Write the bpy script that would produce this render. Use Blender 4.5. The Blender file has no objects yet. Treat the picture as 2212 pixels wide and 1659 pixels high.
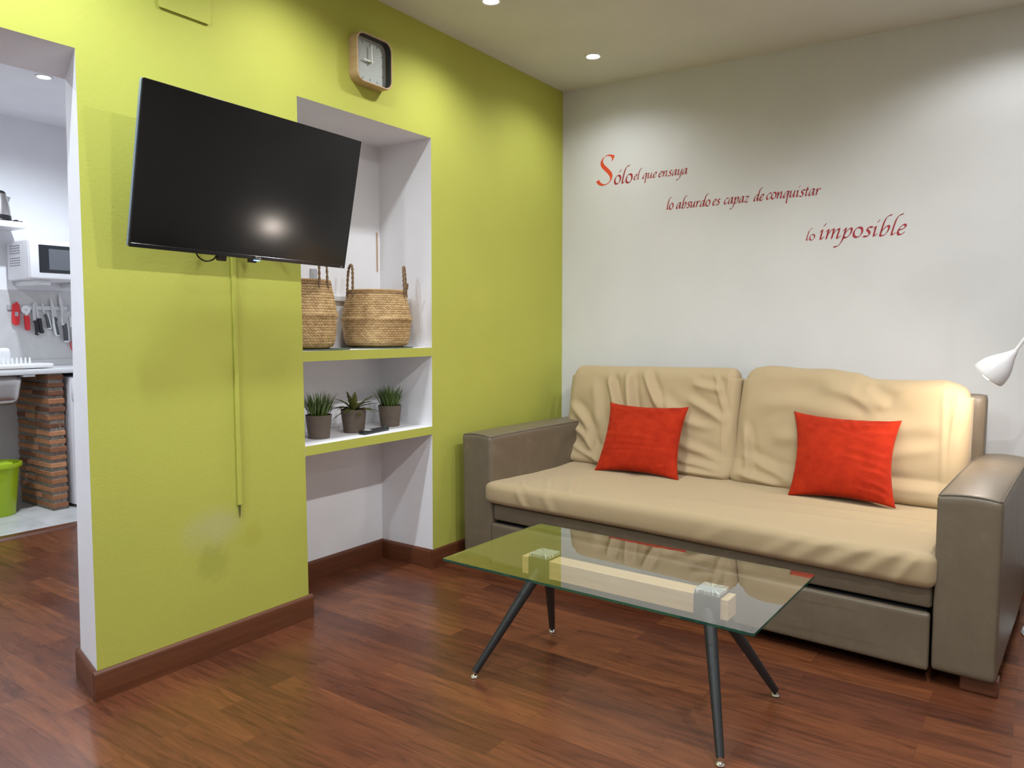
import bpy, bmesh, math, random
import numpy as np
from mathutils import Vector, Matrix
from mathutils.geometry import tessellate_polygon
SC = bpy.context.scene
COL = SC.collection
PI = math.pi
R = math.radians
random.seed(7)

# ------------------------------------------------------------------ camera, world, exposure
cam = bpy.data.objects.new('camera', bpy.data.cameras.new('camera'))
COL.objects.link(cam)
F_PX, W_PX, H_PX = 1616.9, 2212, 1659
cam.data.sensor_width = 36.0
cam.data.lens = 36.0 * F_PX / W_PX
cam.data.clip_start = 0.05
_yaw, _pit, _rol = 0.61435, 0.07263, -0.00076
_fw = Vector((-math.sin(_yaw) * math.cos(_pit), math.cos(_yaw) * math.cos(_pit), -math.sin(_pit)))
_r = _fw.cross(Vector((0, 0, 1))).normalized()
_u = _r.cross(_fw)
_r2 = _r * math.cos(_rol) + _u * math.sin(_rol)
_u2 = _u * math.cos(_rol) - _r * math.sin(_rol)
cam.matrix_world = Matrix((( _r2.x, _u2.x, -_fw.x, 2.49955), (_r2.y, _u2.y, -_fw.y, -4.09739),
                           (_r2.z, _u2.z, -_fw.z, 1.221), (0, 0, 0, 1)))
SC.camera = cam
w = bpy.data.worlds.new('world'); SC.world = w
w.use_nodes = True
w.node_tree.nodes['Background'].inputs[0].default_value = (0.9, 0.95, 1.0, 1)
w.node_tree.nodes['Background'].inputs[1].default_value = 0.02
SC.view_settings.view_transform = 'Standard'
SC.view_settings.look = 'None'
SC.view_settings.gamma = 1.0
SC.view_settings.use_curve_mapping = False
SC.view_settings.exposure = 0.0

# light strengths
COOL = (0.82, 0.90, 1.0)
NEUT = (0.95, 0.97, 1.0)
WARM = (1.0, 0.86, 0.74)
E_SPOT = 70.0
E_KITCHEN = 122.0
E_READ = 0.9
CEIL = 2.698

# ------------------------------------------------------------------ materials
def mat(name, rgb=(.8, .8, .8), rough=.5, metal=0.0, spec=.5, **kw):
    m = bpy.data.materials.new(name); m.use_nodes = True
    b = m.node_tree.nodes['Principled BSDF']
    b.inputs['Base Color'].default_value = (*rgb, 1)
    b.inputs['Roughness'].default_value = rough
    b.inputs['Metallic'].default_value = metal
    b.inputs['Specular IOR Level'].default_value = spec
    for k, v in kw.items():
        b.inputs[k.replace('_', ' ')].default_value = v
    return m

def N(m, t, **kw):
    n = m.node_tree.nodes.new(t)
    for k, v in kw.items():
        setattr(n, k, v)
    return n

def L(m, a, b):
    m.node_tree.links.new(a, b)

def bsdf(m):
    return m.node_tree.nodes['Principled BSDF']

def coords(m, scale=(1, 1, 1), rot=(0, 0, 0), loc=(0, 0, 0)):
    tc = N(m, 'ShaderNodeTexCoord'); mp = N(m, 'ShaderNodeMapping')
    mp.inputs['Scale'].default_value = scale; mp.inputs['Rotation'].default_value = rot
    mp.inputs['Location'].default_value = loc
    L(m, tc.outputs['Object'], mp.inputs['Vector'])
    return mp.outputs['Vector']

def noise(m, vec, scale=5, detail=4, rough=.5, dist=0):
    n = N(m, 'ShaderNodeTexNoise')
    n.inputs['Scale'].default_value = scale; n.inputs['Detail'].default_value = detail
    n.inputs['Roughness'].default_value = rough; n.inputs['Distortion'].default_value = dist
    L(m, vec, n.inputs['Vector'])
    return n.outputs['Fac']

def ramp(m, fac, stops):
    r = N(m, 'ShaderNodeValToRGB')
    e = r.color_ramp.elements
    e[0].position, e[0].color = stops[0][0], (*stops[0][1], 1)
    e[1].position, e[1].color = stops[-1][0], (*stops[-1][1], 1)
    for p, c in stops[1:-1]:
        k = e.new(p); k.color = (*c, 1)
    L(m, fac, r.inputs['Fac'])
    return r.outputs['Color']

def bump(m, h, strength=.2, dist=.01):
    b = N(m, 'ShaderNodeBump')
    b.inputs['Strength'].default_value = strength; b.inputs['Distance'].default_value = dist
    L(m, h, b.inputs['Height'])
    L(m, b.outputs['Normal'], bsdf(m).inputs['Normal'])

def mix(m, fac, a, b, mode='MIX'):
    n = N(m, 'ShaderNodeMix', data_type='RGBA', blend_type=mode)
    if isinstance(fac, (int, float)): n.inputs[0].default_value = fac
    else: L(m, fac, n.inputs[0])
    for i, v in ((6, a), (7, b)):
        if isinstance(v, tuple): n.inputs[i].default_value = (*v, 1)
        else: L(m, v, n.inputs[i])
    return n.outputs[2]

def M_paint(name, rgb, bs=.12, rough=.75, var=.03):
    m = mat(name, rgb, rough, spec=.3)
    v = coords(m)
    n1 = noise(m, v, 3.0, 3)
    c = ramp(m, n1, [(.3, tuple(x * (1 - var) for x in rgb)), (.7, tuple(min(1, x * (1 + var)) for x in rgb))])
    L(m, c, bsdf(m).inputs['Base Color'])
    bump(m, noise(m, v, 95, 3, .6), bs, .004)
    return m

GREEN = M_paint('green_paint', (.49, .505, .092), .22)
def add_stain(m):
    tc = N(m, 'ShaderNodeTexCoord')
    base = bsdf(m).inputs['Base Color'].links[0].from_socket
    def blob(y, z, ry, rz, lo, hi, nscale):
        mp = N(m, 'ShaderNodeMapping'); mp.inputs['Location'].default_value = (0, -y / ry, -z / rz); mp.inputs['Scale'].default_value = (0, 1 / ry, 1 / rz)
        L(m, tc.outputs['Object'], mp.inputs['Vector'])
        g = N(m, 'ShaderNodeTexGradient', gradient_type='SPHERICAL'); L(m, mp.outputs[0], g.inputs[0])
        n = noise(m, tc.outputs['Object'], nscale, 4, .6)
        mu = N(m, 'ShaderNodeMath', operation='MULTIPLY'); L(m, g.outputs['Fac'], mu.inputs[0]); L(m, n, mu.inputs[1])
        return ramp(m, mu.outputs[0], [(lo, (0, 0, 0)), (hi, (1, 1, 1))])
    def scaled(c, k):
        x = N(m, 'ShaderNodeMath', operation='MULTIPLY'); L(m, c, x.inputs[0]); x.inputs[1].default_value = k; return x.outputs[0]
    c = mix(m, scaled(blob(-2.49, .475, .19, .13, .10, .42, 9), .55), base, (.50, .48, .24))
    c = mix(m, scaled(blob(-2.50, .35, .14, .15, .20, .36, 22), .28), c, (.27, .27, .05))
    c = mix(m, scaled(blob(-2.33, .42, .10, .10, .20, .40, 18), .25), c, (.40, .36, .03))
    L(m, c, bsdf(m).inputs['Base Color'])
add_stain(GREEN)
WHITE = M_paint('white_paint', (.86, .86, .88), .15)
CEILW = M_paint('ceiling_paint', (.72, .71, .67), .05)
WALLW = M_paint('wall_paint', (.69, .69, .685), .08)
PLAIN_WHITE = mat('white_plastic', (.82, .82, .82), .35)

def wood_floor():
    m = mat('laminate', (.2, .06, .03), .3)
    tc = N(m, 'ShaderNodeTexCoord')
    sp = N(m, 'ShaderNodeSeparateXYZ'); L(m, tc.outputs['Object'], sp.inputs[0])
    br = N(m, 'ShaderNodeTexBrick')
    br.offset = .37; br.offset_frequency = 2
    br.inputs['Scale'].default_value = 1
    br.inputs['Brick Width'].default_value = .62
    br.inputs['Row Height'].default_value = .098
    br.inputs['Mortar Size'].default_value = .0006
    br.inputs['Mortar Smooth'].default_value = .3
    br.inputs['Color1'].default_value = (0, 0, 0, 1); br.inputs['Color2'].default_value = (1, 1, 1, 1)
    br.inputs['Mortar'].default_value = (.3, .3, .3, 1)
    L(m, tc.outputs['Object'], br.inputs['Vector'])
    # per-plank shift of the grain
    sc = N(m, 'ShaderNodeVectorMath', operation='SCALE'); L(m, br.outputs['Color'], sc.inputs[0]); sc.inputs['Scale'].default_value = 7.3
    ad = N(m, 'ShaderNodeVectorMath', operation='ADD'); L(m, tc.outputs['Object'], ad.inputs[0]); L(m, sc.outputs[0], ad.inputs[1])
    mp = N(m, 'ShaderNodeMapping'); mp.inputs['Scale'].default_value = (1.3, 11, 1); L(m, ad.outputs[0], mp.inputs['Vector'])
    g1 = noise(m, mp.outputs['Vector'], 2.2, 5, .6, 1.4)
    mp2 = N(m, 'ShaderNodeMapping'); mp2.inputs['Scale'].default_value = (3, 60, 1); L(m, ad.outputs[0], mp2.inputs['Vector'])
    g2 = noise(m, mp2.outputs['Vector'], 3, 3, .6, .3)
    base = ramp(m, br.outputs['Color'], [(0, (.100, .030, .0150)), (.35, (.150, .0475, .0205)), (.7, (.198, .066, .0255)), (1, (.130, .040, .019))])
    grain = ramp(m, g1, [(.30, (.52, .49, .49)), (.48, (.92, .92, .92)), (.7, (1.22, 1.22, 1.18))])
    fine = ramp(m, g2, [(.3, (.80, .79, .78)), (.65, (1.07, 1.07, 1.07))])
    c = mix(m, 1.0, base, grain, 'MULTIPLY')
    c = mix(m, 1.0, c, fine, 'MULTIPLY')
    line = ramp(m, br.outputs['Fac'], [(0, (1, 1, 1)), (1, (.62, .6, .6))])
    c = mix(m, 1.0, c, line, 'MULTIPLY')
    L(m, c, bsdf(m).inputs['Base Color'])
    rr = ramp(m, noise(m, tc.outputs['Object'], 2.5, 4), [(.3, (.24,) * 3), (.7, (.34,) * 3)])
    L(m, rr, bsdf(m).inputs['Roughness'])
    bump(m, g2, .04, .002)
    return m
FLOOR = wood_floor()

def M_wood(name, dark, light, scale=(2, 30, 30), rough=.4):
    m = mat(name, light, rough)
    v = coords(m, scale)
    n = noise(m, v, 1.6, 4, .6, 1.0)
    L(m, ramp(m, n, [(.3, dark), (.7, light)]), bsdf(m).inputs['Base Color'])
    return m
SKIRT_Y = M_wood('skirting_wood_y', (.095, .029, .012), (.145, .048, .019), (30, 1.6, 40), .35)
SKIRT_X = M_wood('skirting_wood_x', (.095, .029, .012), (.145, .048, .019), (1.6, 30, 40), .35)
PINE = M_wood('pale_pine', (.62, .42, .20), (.75, .54, .30), (2, 30, 30), .5)
BIRCH = M_wood('birch_ply', (.50, .33, .17), (.60, .42, .235), (6, 6, 40), .5)

def M_leather(name, rgb):
    m = mat(name, rgb, .42, spec=.45)
    v = coords(m)
    n = noise(m, v, 14, 5, .65)
    L(m, ramp(m, n, [(.35, tuple(x * .90 for x in rgb)), (.6, rgb), (.72, tuple(min(1, x * 1.22) for x in rgb))]), bsdf(m).inputs['Base Color'])
    bump(m, noise(m, v, 260, 2), .10, .002)
    return m
LEATHER = M_leather('taupe_leather', (.168, .134, .091))
SEAM = mat('seam_thread', (.15, .125, .095), .7)
COVER = mat('beige_cover', (.44, .335, .195), .72, spec=.25, Sheen_Weight=.15)
_v = coords(COVER)
bump(COVER, noise(COVER, _v, 420, 2), .06, .001)
RED = mat('red_velvet', (.5, .02, .01), .85, spec=.1, Sheen_Weight=.18, Sheen_Roughness=.4, Sheen_Tint=(1, .45, .3, 1))
_v = coords(RED)
L(RED, ramp(RED, noise(RED, _v, 16, 4, .6), [(.3, (.32, .017, .005)), (.7, (.44, .030, .008))]), bsdf(RED).inputs['Base Color'])
BLACK = mat('black_metal', (.018, .019, .021), .45)
CHROME = mat('chrome', (.85, .85, .86), .08, 1.0)
STEEL = mat('brushed_steel', (.62, .60, .58), .28, 1.0)
BLACKP = mat('black_plastic', (.012, .012, .013), .35)
SCREEN = mat('tv_screen', (.0042, .0042, .0045), .135, spec=.5)
BEZEL = mat('tv_bezel', (.010, .010, .011), .18)
SILVER = mat('tv_side', (.32, .40, .48), .3, .6)
LOGO = mat('logo_silver', (.75, .75, .75), .35, .3)
POT = mat('grey_brown_pot', (.185, .145, .115), .8)
L(POT, ramp(POT, noise(POT, coords(POT), 28, 4, .7), [(.3, (.118, .090, .069)), (.7, (.150, .116, .089))]), bsdf(POT).inputs['Base Color'])
SOIL = mat('dark_soil', (.02, .016, .012), .95)
GRASS = mat('plant_grass', (.072, .125, .018), .5)
LEAF = mat('plant_leaf', (.105, .115, .022), .5)
PLACEMAT = mat('dark_green_felt', (.10, .125, .085), .95)
PLATE = mat('grey_plate', (.42, .43, .45), .5)
TAN = mat('tan_wood_strip', (.60, .42, .28), .6)
REDP = mat('red_plastic', (.68, .025, .03), .4)
GREYP = mat('dark_grey_handle', (.075, .08, .085), .5)
LIME = mat('lime_plastic', (.40, .56, .012), .35)
CLOCKFACE = mat('clock_face', (.43, .46, .41), .5)
INK = mat('grey_ink', (.10, .10, .095), .7)
HAND = mat('cream_hand', (.78, .80, .68), .4)
LAMPW = mat('lamp_white', (.82, .81, .82), .25)
VINYL_R = mat('vinyl_crimson', (.42, .024, .034), .5)
VINYL_LIT = mat('vinyl_spotlit_red', (.74, .075, .02), .5)  # red of the S brightened in the colour, standing in for spotlight
BLUE = mat('blue_label', (.10, .25, .80), .4)
DARKGLASS = mat('oven_glass', (.02, .022, .026), .08)
GREYGLASS = mat('oven_window', (.13, .14, .155), .15)
GREYM = mat('grey_metal_blade', (.55, .54, .54), .35, .7)
DARKVOID = mat('mounting_black', (.02, .02, .02), .6)

def emit(name, rgb, s):
    m = mat(name, (.8, .8, .8))
    bsdf(m).inputs['Emission Color'].default_value = (*rgb, 1)
    bsdf(m).inputs['Emission Strength'].default_value = s
    return m
BULB = emit('lit_bulb', COOL, 45)
WBULB = emit('warm_bulb', (1, .86, .76), 190)
BLUELED = emit('blue_light', (.15, .38, 1.0), 1.6)

def glass_mats():
    m = bpy.data.materials.new('clear_glass'); m.use_nodes = True
    nt = m.node_tree; nt.nodes.clear()
    out = nt.nodes.new('ShaderNodeOutputMaterial')
    tr = nt.nodes.new('ShaderNodeBsdfTransparent'); tr.inputs[0].default_value = (.945, .975, .955, 1)
    gl = nt.nodes.new('ShaderNodeBsdfGlossy'); gl.inputs['Roughness'].default_value = .0
    gl.inputs[0].default_value = (1, 1, 1, 1)
    mx = nt.nodes.new('ShaderNodeMixShader')
    geo = nt.nodes.new('ShaderNodeNewGeometry')
    # Schlick reflectance from the angle of incidence, both faces of the pane together
    def MA(op, a, b=None):
        n = nt.nodes.new('ShaderNodeMath'); n.operation = op
        for i, v in enumerate((a, b)):
            if v is None: continue
            if isinstance(v, (int, float)): n.inputs[i].default_value = v
            else: nt.links.new(v, n.inputs[i])
        return n.outputs[0]
    dot = nt.nodes.new('ShaderNodeVectorMath'); dot.operation = 'DOT_PRODUCT'
    nt.links.new(geo.outputs['Incoming'], dot.inputs[0]); nt.links.new(geo.outputs['Normal'], dot.inputs[1])
    k = MA('POWER', MA('SUBTRACT', 1.0, MA('ABSOLUTE', dot.outputs['Value'])), 5.0)
    fr = MA('MINIMUM', MA('MULTIPLY', MA('ADD', MA('MULTIPLY', k, .957), .043), 2.35), 1.0)
    nt.links.new(fr, mx.inputs[0]); nt.links.new(tr.outputs[0], mx.inputs[1])
    nt.links.new(gl.outputs[0], mx.inputs[2]); nt.links.new(mx.outputs[0], out.inputs['Surface'])
    under = bpy.data.materials.new('glass_underside'); under.use_nodes = True
    nt2 = under.node_tree; nt2.nodes.clear()
    o2 = nt2.nodes.new('ShaderNodeOutputMaterial'); t2 = nt2.nodes.new('ShaderNodeBsdfTransparent')
    nt2.links.new(t2.outputs[0], o2.inputs['Surface'])
    e = mat('glass_edge', (.012, .10, .075), .12)
    bsdf(e).inputs['Transmission Weight'].default_value = .35
    return m, e, under
GLASS, GLASSEDGE, GLASSUNDER = glass_mats()

def M_marble(name, size):
    m = mat(name, (.7, .7, .68), .3)
    v = coords(m)
    n = noise(m, v, 2.2, 6, .6, 1.5)
    c = ramp(m, n, [(.35, (.55, .56, .54)), (.6, (.70, .70, .685)), (.8, (.78, .78, .77))])
    br = N(m, 'ShaderNodeTexBrick'); br.offset = 0
    br.inputs['Scale'].default_value = 1; br.inputs['Brick Width'].default_value = size; br.inputs['Row Height'].default_value = size
    br.inputs['Mortar Size'].default_value = .003
    br.inputs['Color1'].default_value = (1, 1, 1, 1); br.inputs['Color2'].default_value = (.94, .94, .94, 1); br.inputs['Mortar'].default_value = (.72, .72, .72, 1)
    L(m, v, br.inputs['Vector'])
    L(m, mix(m, 1.0, c, br.outputs['Color'], 'MULTIPLY'), bsdf(m).inputs['Base Color'])
    return m
TILE = M_marble('marble_tile', .40)
SPLASH = mat('splash_marble', (.62, .61, .60), .3)
L(SPLASH, ramp(SPLASH, noise(SPLASH, coords(SPLASH), 2.5, 6, .6, 1.8), [(.35, (.56, .55, .54)), (.6, (.64, .63, .62)), (.8, (.72, .71, .70))]), bsdf(SPLASH).inputs['Base Color'])

# ------------------------------------------------------------------ object helpers
def link(name, me, mats, parent=None, smooth=35):
    o = bpy.data.objects.new(name, me)
    for m in (mats if isinstance(mats, (list, tuple)) else [mats]):
        me.materials.append(m)
    if smooth:
        me.shade_smooth()
        if smooth < 180: me.set_sharp_from_angle(angle=R(smooth))
    COL.objects.link(o)
    if parent: o.parent = parent
    return o

def obj(name, bm, mats, parent=None, smooth=35):
    me = bpy.data.meshes.new(name)
    bmesh.ops.recalc_face_normals(bm, faces=bm.faces)
    bm.to_mesh(me); bm.free()
    return link(name, me, mats, parent, smooth)

def thing(name, label, cat, loc=(0, 0, 0), rotz=0, group=None):
    o = bpy.data.objects.new(name, None); COL.objects.link(o)
    o.empty_display_size = .05
    o.location = loc; o.rotation_euler = (0, 0, rotz)
    o['label'] = label; o['category'] = cat
    if group: o['group'] = group
    return o

def tag(o, label, cat, group=None):
    o['label'] = label; o['category'] = cat
    if group: o['group'] = group
    return o

def struct(name, bm, mats, label, cat, smooth=35):
    o = obj(name, bm, mats, None, smooth)
    o['kind'] = 'structure'; o['label'] = label; o['category'] = cat
    return o

def NB():
    return bmesh.new()

def bx(bm, lo, hi, bev=0, seg=2, mi=0, M=None):
    lo, hi = Vector(lo), Vector(hi)
    d = hi - lo
    ret = bmesh.ops.create_cube(bm, size=1, matrix=Matrix.Translation((lo + hi) / 2) @ Matrix.Diagonal((*d, 1)))
    vs = ret['verts']
    fs = list({f for v in vs for f in v.link_faces})
    if bev > 0:
        es = list({e for v in vs for e in v.link_edges})
        r2 = bmesh.ops.bevel(bm, geom=es, offset=bev, segments=seg, affect='EDGES', profile=.5)
        fs = list({f for f in r2['faces']} | {f for v in r2['verts'] for f in v.link_faces})
        vs = list({v for f in fs for v in f.verts})
    for f in fs: f.material_index = mi
    if M is not None: bmesh.ops.transform(bm, matrix=M, verts=vs)
    return vs

def prism(bm, poly, axis, a, b, mi_front=0, mi_side=0, mi_back=None):
    """poly: 2-D points; axis 0: points are (y,z); 1: (x,z); 2: (x,y); extruded from a to b; the face at b gets mi_front"""
    def P(p, t):
        return {0: (t, p[0], p[1]), 1: (p[0], t, p[1]), 2: (p[0], p[1], t)}[axis]
    va = [bm.verts.new(P(p, a)) for p in poly]; vb = [bm.verts.new(P(p, b)) for p in poly]
    n = len(poly)
    f = bm.faces.new(vb); f.material_index = mi_front
    f = bm.faces.new(va[::-1]); f.material_index = mi_side if mi_back is None else mi_back
    for i in range(n):
        f = bm.faces.new((va[i], va[(i + 1) % n], vb[(i + 1) % n], vb[i])); f.material_index = mi_side
    return va + vb

def lathe(bm, prof, seg=48, c=(0, 0, 0), mi=0, M=None):
    """prof: list of (r,z); r=0 closes"""
    rings = []; allv = []
    for r, z in prof:
        if r < 1e-6:
            v = [bm.verts.new((c[0], c[1], c[2] + z))]
        else:
            v = [bm.verts.new((c[0] + r * math.cos(2 * PI * k / seg), c[1] + r * math.sin(2 * PI * k / seg), c[2] + z)) for k in range(seg)]
        rings.append(v); allv += v
    for a, b in zip(rings, rings[1:]):
        for k in range(seg):
            k2 = (k + 1) % seg
            if len(a) == 1 and len(b) == 1: continue
            if len(a) == 1: vs = (a[0], b[k], b[k2])
            elif len(b) == 1: vs = (a[k], a[k2], b[0])
            else: vs = (a[k], a[k2], b[k2], b[k])
            f = bm.faces.new(vs); f.material_index = mi
    if M is not None: bmesh.ops.transform(bm, matrix=M, verts=allv)
    return allv

def tube(bm, pts, rad, seg=10, cap=True, mi=0, twist=None):
    """tube along pts; rad number or list"""
    pts = [Vector(p) for p in pts]; n = len(pts)
    rads = rad if isinstance(rad, (list, tuple)) else [rad] * n
    T = [(pts[min(i + 1, n - 1)] - pts[max(i - 1, 0)]).normalized() for i in range(n)]
    ref = Vector((0, 0, 1)) if abs(T[0].z) < .9 else Vector((1, 0, 0))
    nrm = T[0].cross(ref).normalized()
    rings = []
    for i in range(n):
        nrm = (nrm - T[i] * nrm.dot(T[i]))
        nrm = nrm.normalized() if nrm.length > 1e-6 else T[i].orthogonal().normalized()
        bi = T[i].cross(nrm)
        ring = []
        for k in range(seg):
            a = 2 * PI * k / seg
            rr = rads[i]
            if twist: rr = rads[i] * (1 + twist[1] * abs(math.cos((a + twist[0] * i))) )
            ring.append(bm.verts.new(pts[i] + (nrm * math.cos(a) + bi * math.sin(a)) * rr))
        rings.append(ring)
    for a, b in zip(rings, rings[1:]):
        for k in range(seg):
            f = bm.faces.new((a[k], a[(k + 1) % seg], b[(k + 1) % seg], b[k])); f.material_index = mi
    if cap:
        for rg in (rings[0][::-1], rings[-1]):
            f = bm.faces.new(rg); f.material_index = mi
    return rings

def catmull(P, per=8, closed=False):
    P = [np.array(p, float) for p in P]; n = len(P); out = []
    rng = range(n if closed else n - 1)
    for i in rng:
        if closed: p0, p1, p2, p3 = P[(i - 1) % n], P[i], P[(i + 1) % n], P[(i + 2) % n]
        else: p0, p1, p2, p3 = P[max(i - 1, 0)], P[i], P[i + 1], P[min(i + 2, n - 1)]
        for k in range(per):
            t = k / per
            out.append(.5 * ((2 * p1) + (-p0 + p2) * t + (2 * p0 - 5 * p1 + 4 * p2 - p3) * t * t + (-p0 + 3 * p1 - 3 * p2 + p3) * t ** 3))
    if not closed: out.append(P[-1])
    return out

def copy_tree(o, parent=None):
    c = o.copy(); COL.objects.link(c)
    if parent: c.parent = parent
    for ch in list(o.children): copy_tree(ch, c)
    return c

# numpy value noise (for cloth folds)
_rng = np.random.RandomState(3)
_LAT = _rng.rand(32, 32, 32)
def vnoise(p, s):
    q = np.asarray(p) * s; i = np.floor(q).astype(int); f = q - i; f = f * f * (3 - 2 * f)
    g = lambda a, b, c: _LAT[(i[:, 0] + a) % 32, (i[:, 1] + b) % 32, (i[:, 2] + c) % 32]
    x, y, z = f[:, 0], f[:, 1], f[:, 2]
    return ((g(0,0,0)*(1-x)+g(1,0,0)*x)*(1-y)+(g(0,1,0)*(1-x)+g(1,1,0)*x)*y)*(1-z)+((g(0,0,1)*(1-x)+g(1,0,1)*x)*(1-y)+(g(0,1,1)*(1-x)+g(1,1,1)*x)*y)*z - .5

def folds(u, v, lst):
    """sum of ridges: (u0,v0,u1,v1,width,amp) or with a bend as 7th value; tapered at the ends"""
    h = np.zeros_like(u)
    for fd in lst:
        u0, v0, u1, v1, wd, am = fd[:6]; bend = fd[6] if len(fd) > 6 else 0
        du, dv = u1 - u0, v1 - v0; ln = math.hypot(du, dv); du, dv = du / ln, dv / ln
        t = ((u - u0) * du + (v - v0) * dv) / ln
        d = -(u - u0) * dv + (v - v0) * du - bend * 4 * t * (1 - t)
        e = np.clip(np.minimum((t + .15) / .35, (1.15 - t) / .35), 0, 1); e = e * e * (3 - 2 * e)
        h += am * e * (np.exp(-(d / wd) ** 2) - .55 * np.exp(-((d - 1.7 * wd) / (1.2 * wd)) ** 2))
    return h

def softbox(name, dims, r, n, mats, parent, disp=None, origin=(0, 0, 0), smooth=180):
    """rounded box on a fine grid; disp(P, Nrm) -> P"""
    nx, ny, nz = n
    idx = {}; P = []
    def vid(i, j, k):
        key = (i, j, k)
        if key not in idx:
            idx[key] = len(P); P.append((i / nx - .5, j / ny - .5, k / nz - .5))
        return idx[key]
    F = []
    for i in range(nx):
        for j in range(ny):
            F.append((vid(i, j, 0), vid(i, j + 1, 0), vid(i + 1, j + 1, 0), vid(i + 1, j, 0)))
            F.append((vid(i, j, nz), vid(i + 1, j, nz), vid(i + 1, j + 1, nz), vid(i, j + 1, nz)))
    for i in range(nx):
        for k in range(nz):
            F.append((vid(i, 0, k), vid(i + 1, 0, k), vid(i + 1, 0, k + 1), vid(i, 0, k + 1)))
            F.append((vid(i, ny, k), vid(i, ny, k + 1), vid(i + 1, ny, k + 1), vid(i + 1, ny, k)))
    for j in range(ny):
        for k in range(nz):
            F.append((vid(0, j, k), vid(0, j, k + 1), vid(0, j + 1, k + 1), vid(0, j + 1, k)))
            F.append((vid(nx, j, k), vid(nx, j + 1, k), vid(nx, j + 1, k + 1), vid(nx, j, k + 1)))
    A = np.array(P); d = np.array(dims)
    Q = A * d
    rr = np.minimum(r, d * .499)
    inner = np.clip(Q, -d / 2 + rr, d / 2 - rr)
    dv = Q - inner
    s = dv / rr
    ln = np.linalg.norm(s, axis=1, keepdims=True)
    nr = np.where(ln > 1e-9, s / np.maximum(ln, 1e-9), 0)
    on = np.max(np.abs(A), axis=1) > .4999
    Q = inner + np.where(ln > 1e-9, nr * rr, 0)
    if disp is not None: Q = disp(Q, nr)
    Q = Q + np.array(origin)
    me = bpy.data.meshes.new(name)
    me.from_pydata(Q.tolist(), [], F); me.update()
    return link(name, me, mats, parent, smooth)

# ------------------------------------------------------------------ room shell
WA = math.atan2(.15, 2.374)                       # the white wall stands a little off square
def wy(x): return x * math.tan(WA)
X1, Y0 = 5.0, -6.4

bm = NB(); bx(bm, (-2.42, Y0, -.08), (X1, .45, 0))
struct('floor', bm, FLOOR, 'reddish brown laminate floor with narrow planks', 'floor')
bm = NB(); bx(bm, (-3.5, -4.6, -.08), (-2.42, -.9, 0))
struct('floor_kitchen', bm, TILE, 'pale marble tiles on the kitchen floor', 'floor')
bm = NB(); bx(bm, (-.12, Y0, CEIL), (X1, .45, CEIL + .1))
struct('ceiling', bm, CEILW, 'plain white living room ceiling with round spotlights', 'ceiling')
bm = NB(); bx(bm, (-3.5, -4.6, CEIL), (-.12, -.5, CEIL + .1))
struct('ceiling_kitchen', bm, WHITE, 'plain white kitchen ceiling beyond the opening', 'ceiling')

# green wall: material 0 green (front), 1 white (reveals, back)
bm = NB()
T = -.232
prism(bm, [(Y0, 0), (-3.85, 0), (-3.85, CEIL), (Y0, CEIL)], 0, T, 0, 0, 1)
def splay(front, back, x0, mi_side=1):
    va = [bm.verts.new((x0, *p)) for p in back]; vb = [bm.verts.new((0, *p)) for p in front]; n = len(front)
    bm.faces.new(vb).material_index = 0; bm.faces.new(va[::-1]).material_index = 1
    for i in range(n): bm.faces.new((va[i], va[(i + 1) % n], vb[(i + 1) % n], vb[i])).material_index = mi_side
splay([(-3.85, 2.088), (-2.918, 2.098), (-2.918, CEIL), (-3.85, CEIL)], [(-3.85, 2.058), (-2.845, 2.066), (-2.845, CEIL), (-3.85, CEIL)], T)
splay([(-2.931, 0), (-2.055, 0), (-2.063, 2.164), (-2.063, CEIL), (-2.918, CEIL), (-2.918, 2.098)], [(-2.876, 0), (-2.055, 0), (-2.063, 2.164), (-2.063, CEIL), (-2.845, CEIL), (-2.845, 2.066)], T)
prism(bm, [(-2.063, 2.164), (-1.246, 2.164), (-1.246, CEIL), (-2.063, CEIL)], 0, -.45, 0, 0, 1)
prism(bm, [(-1.259, 0), (.10, 0), (.10, CEIL), (-1.246, CEIL), (-1.246, 2.164)], 0, -.45, 0, 0, 1)
prism(bm, [(-2.20, 0), (-1.10, 0), (-1.10, CEIL), (-2.20, CEIL)], 0, -.46, -.36, 1, 1)
prism(bm, [(-2.30, 0), (-2.055, 0), (-2.063, CEIL), (-2.30, CEIL)], 0, -.46, T, 1, 1)
struct('wall_left', bm, [GREEN, WHITE], 'lime green wall with white kitchen opening and white niche', 'wall')

bm = NB()
vs = [(-.45, wy(-.45)), (X1, wy(X1)), (X1, wy(X1) + .12), (-.45, wy(-.45) + .12)]
prism(bm, vs, 2, 0, CEIL)
struct('wall_back', bm, WALLW, 'white wall behind the sofa carrying red lettering', 'wall')
bm = NB(); bx(bm, (X1, Y0, 0), (X1 + .1, .5, CEIL))
struct('wall_right', bm, WALLW, 'white side wall to the right of the room', 'wall')
bm = NB(); bx(bm, (-.232, Y0 - .1, 0), (X1, Y0, CEIL))
struct('wall_front', bm, WALLW, 'white wall behind the viewer', 'wall')
bm = NB(); bx(bm, (-3.5, -4.6, 0), (-3.40, -.9, CEIL), mi=0)
bx(bm, (-3.402, -4.5, .0), (-3.393, -.95, 1.50), mi=1)
bx(bm, (-3.402, -4.5, .962), (-3.380, -.95, 1.008), .003, 1, mi=1)
struct('wall_kitchen', bm, [WHITE, SPLASH], 'white kitchen wall with grey marble splashback behind the worktop', 'wall')
bm = NB(); bx(bm, (-3.4, -.95, 0), (-.45, -.85, CEIL))
struct('wall_kitchen_side', bm, WHITE, 'white side wall of the kitchen past the niche', 'wall')
bm = NB(); bx(bm, (-3.4, -4.6, 0), (-.232, -4.5, CEIL))
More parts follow.
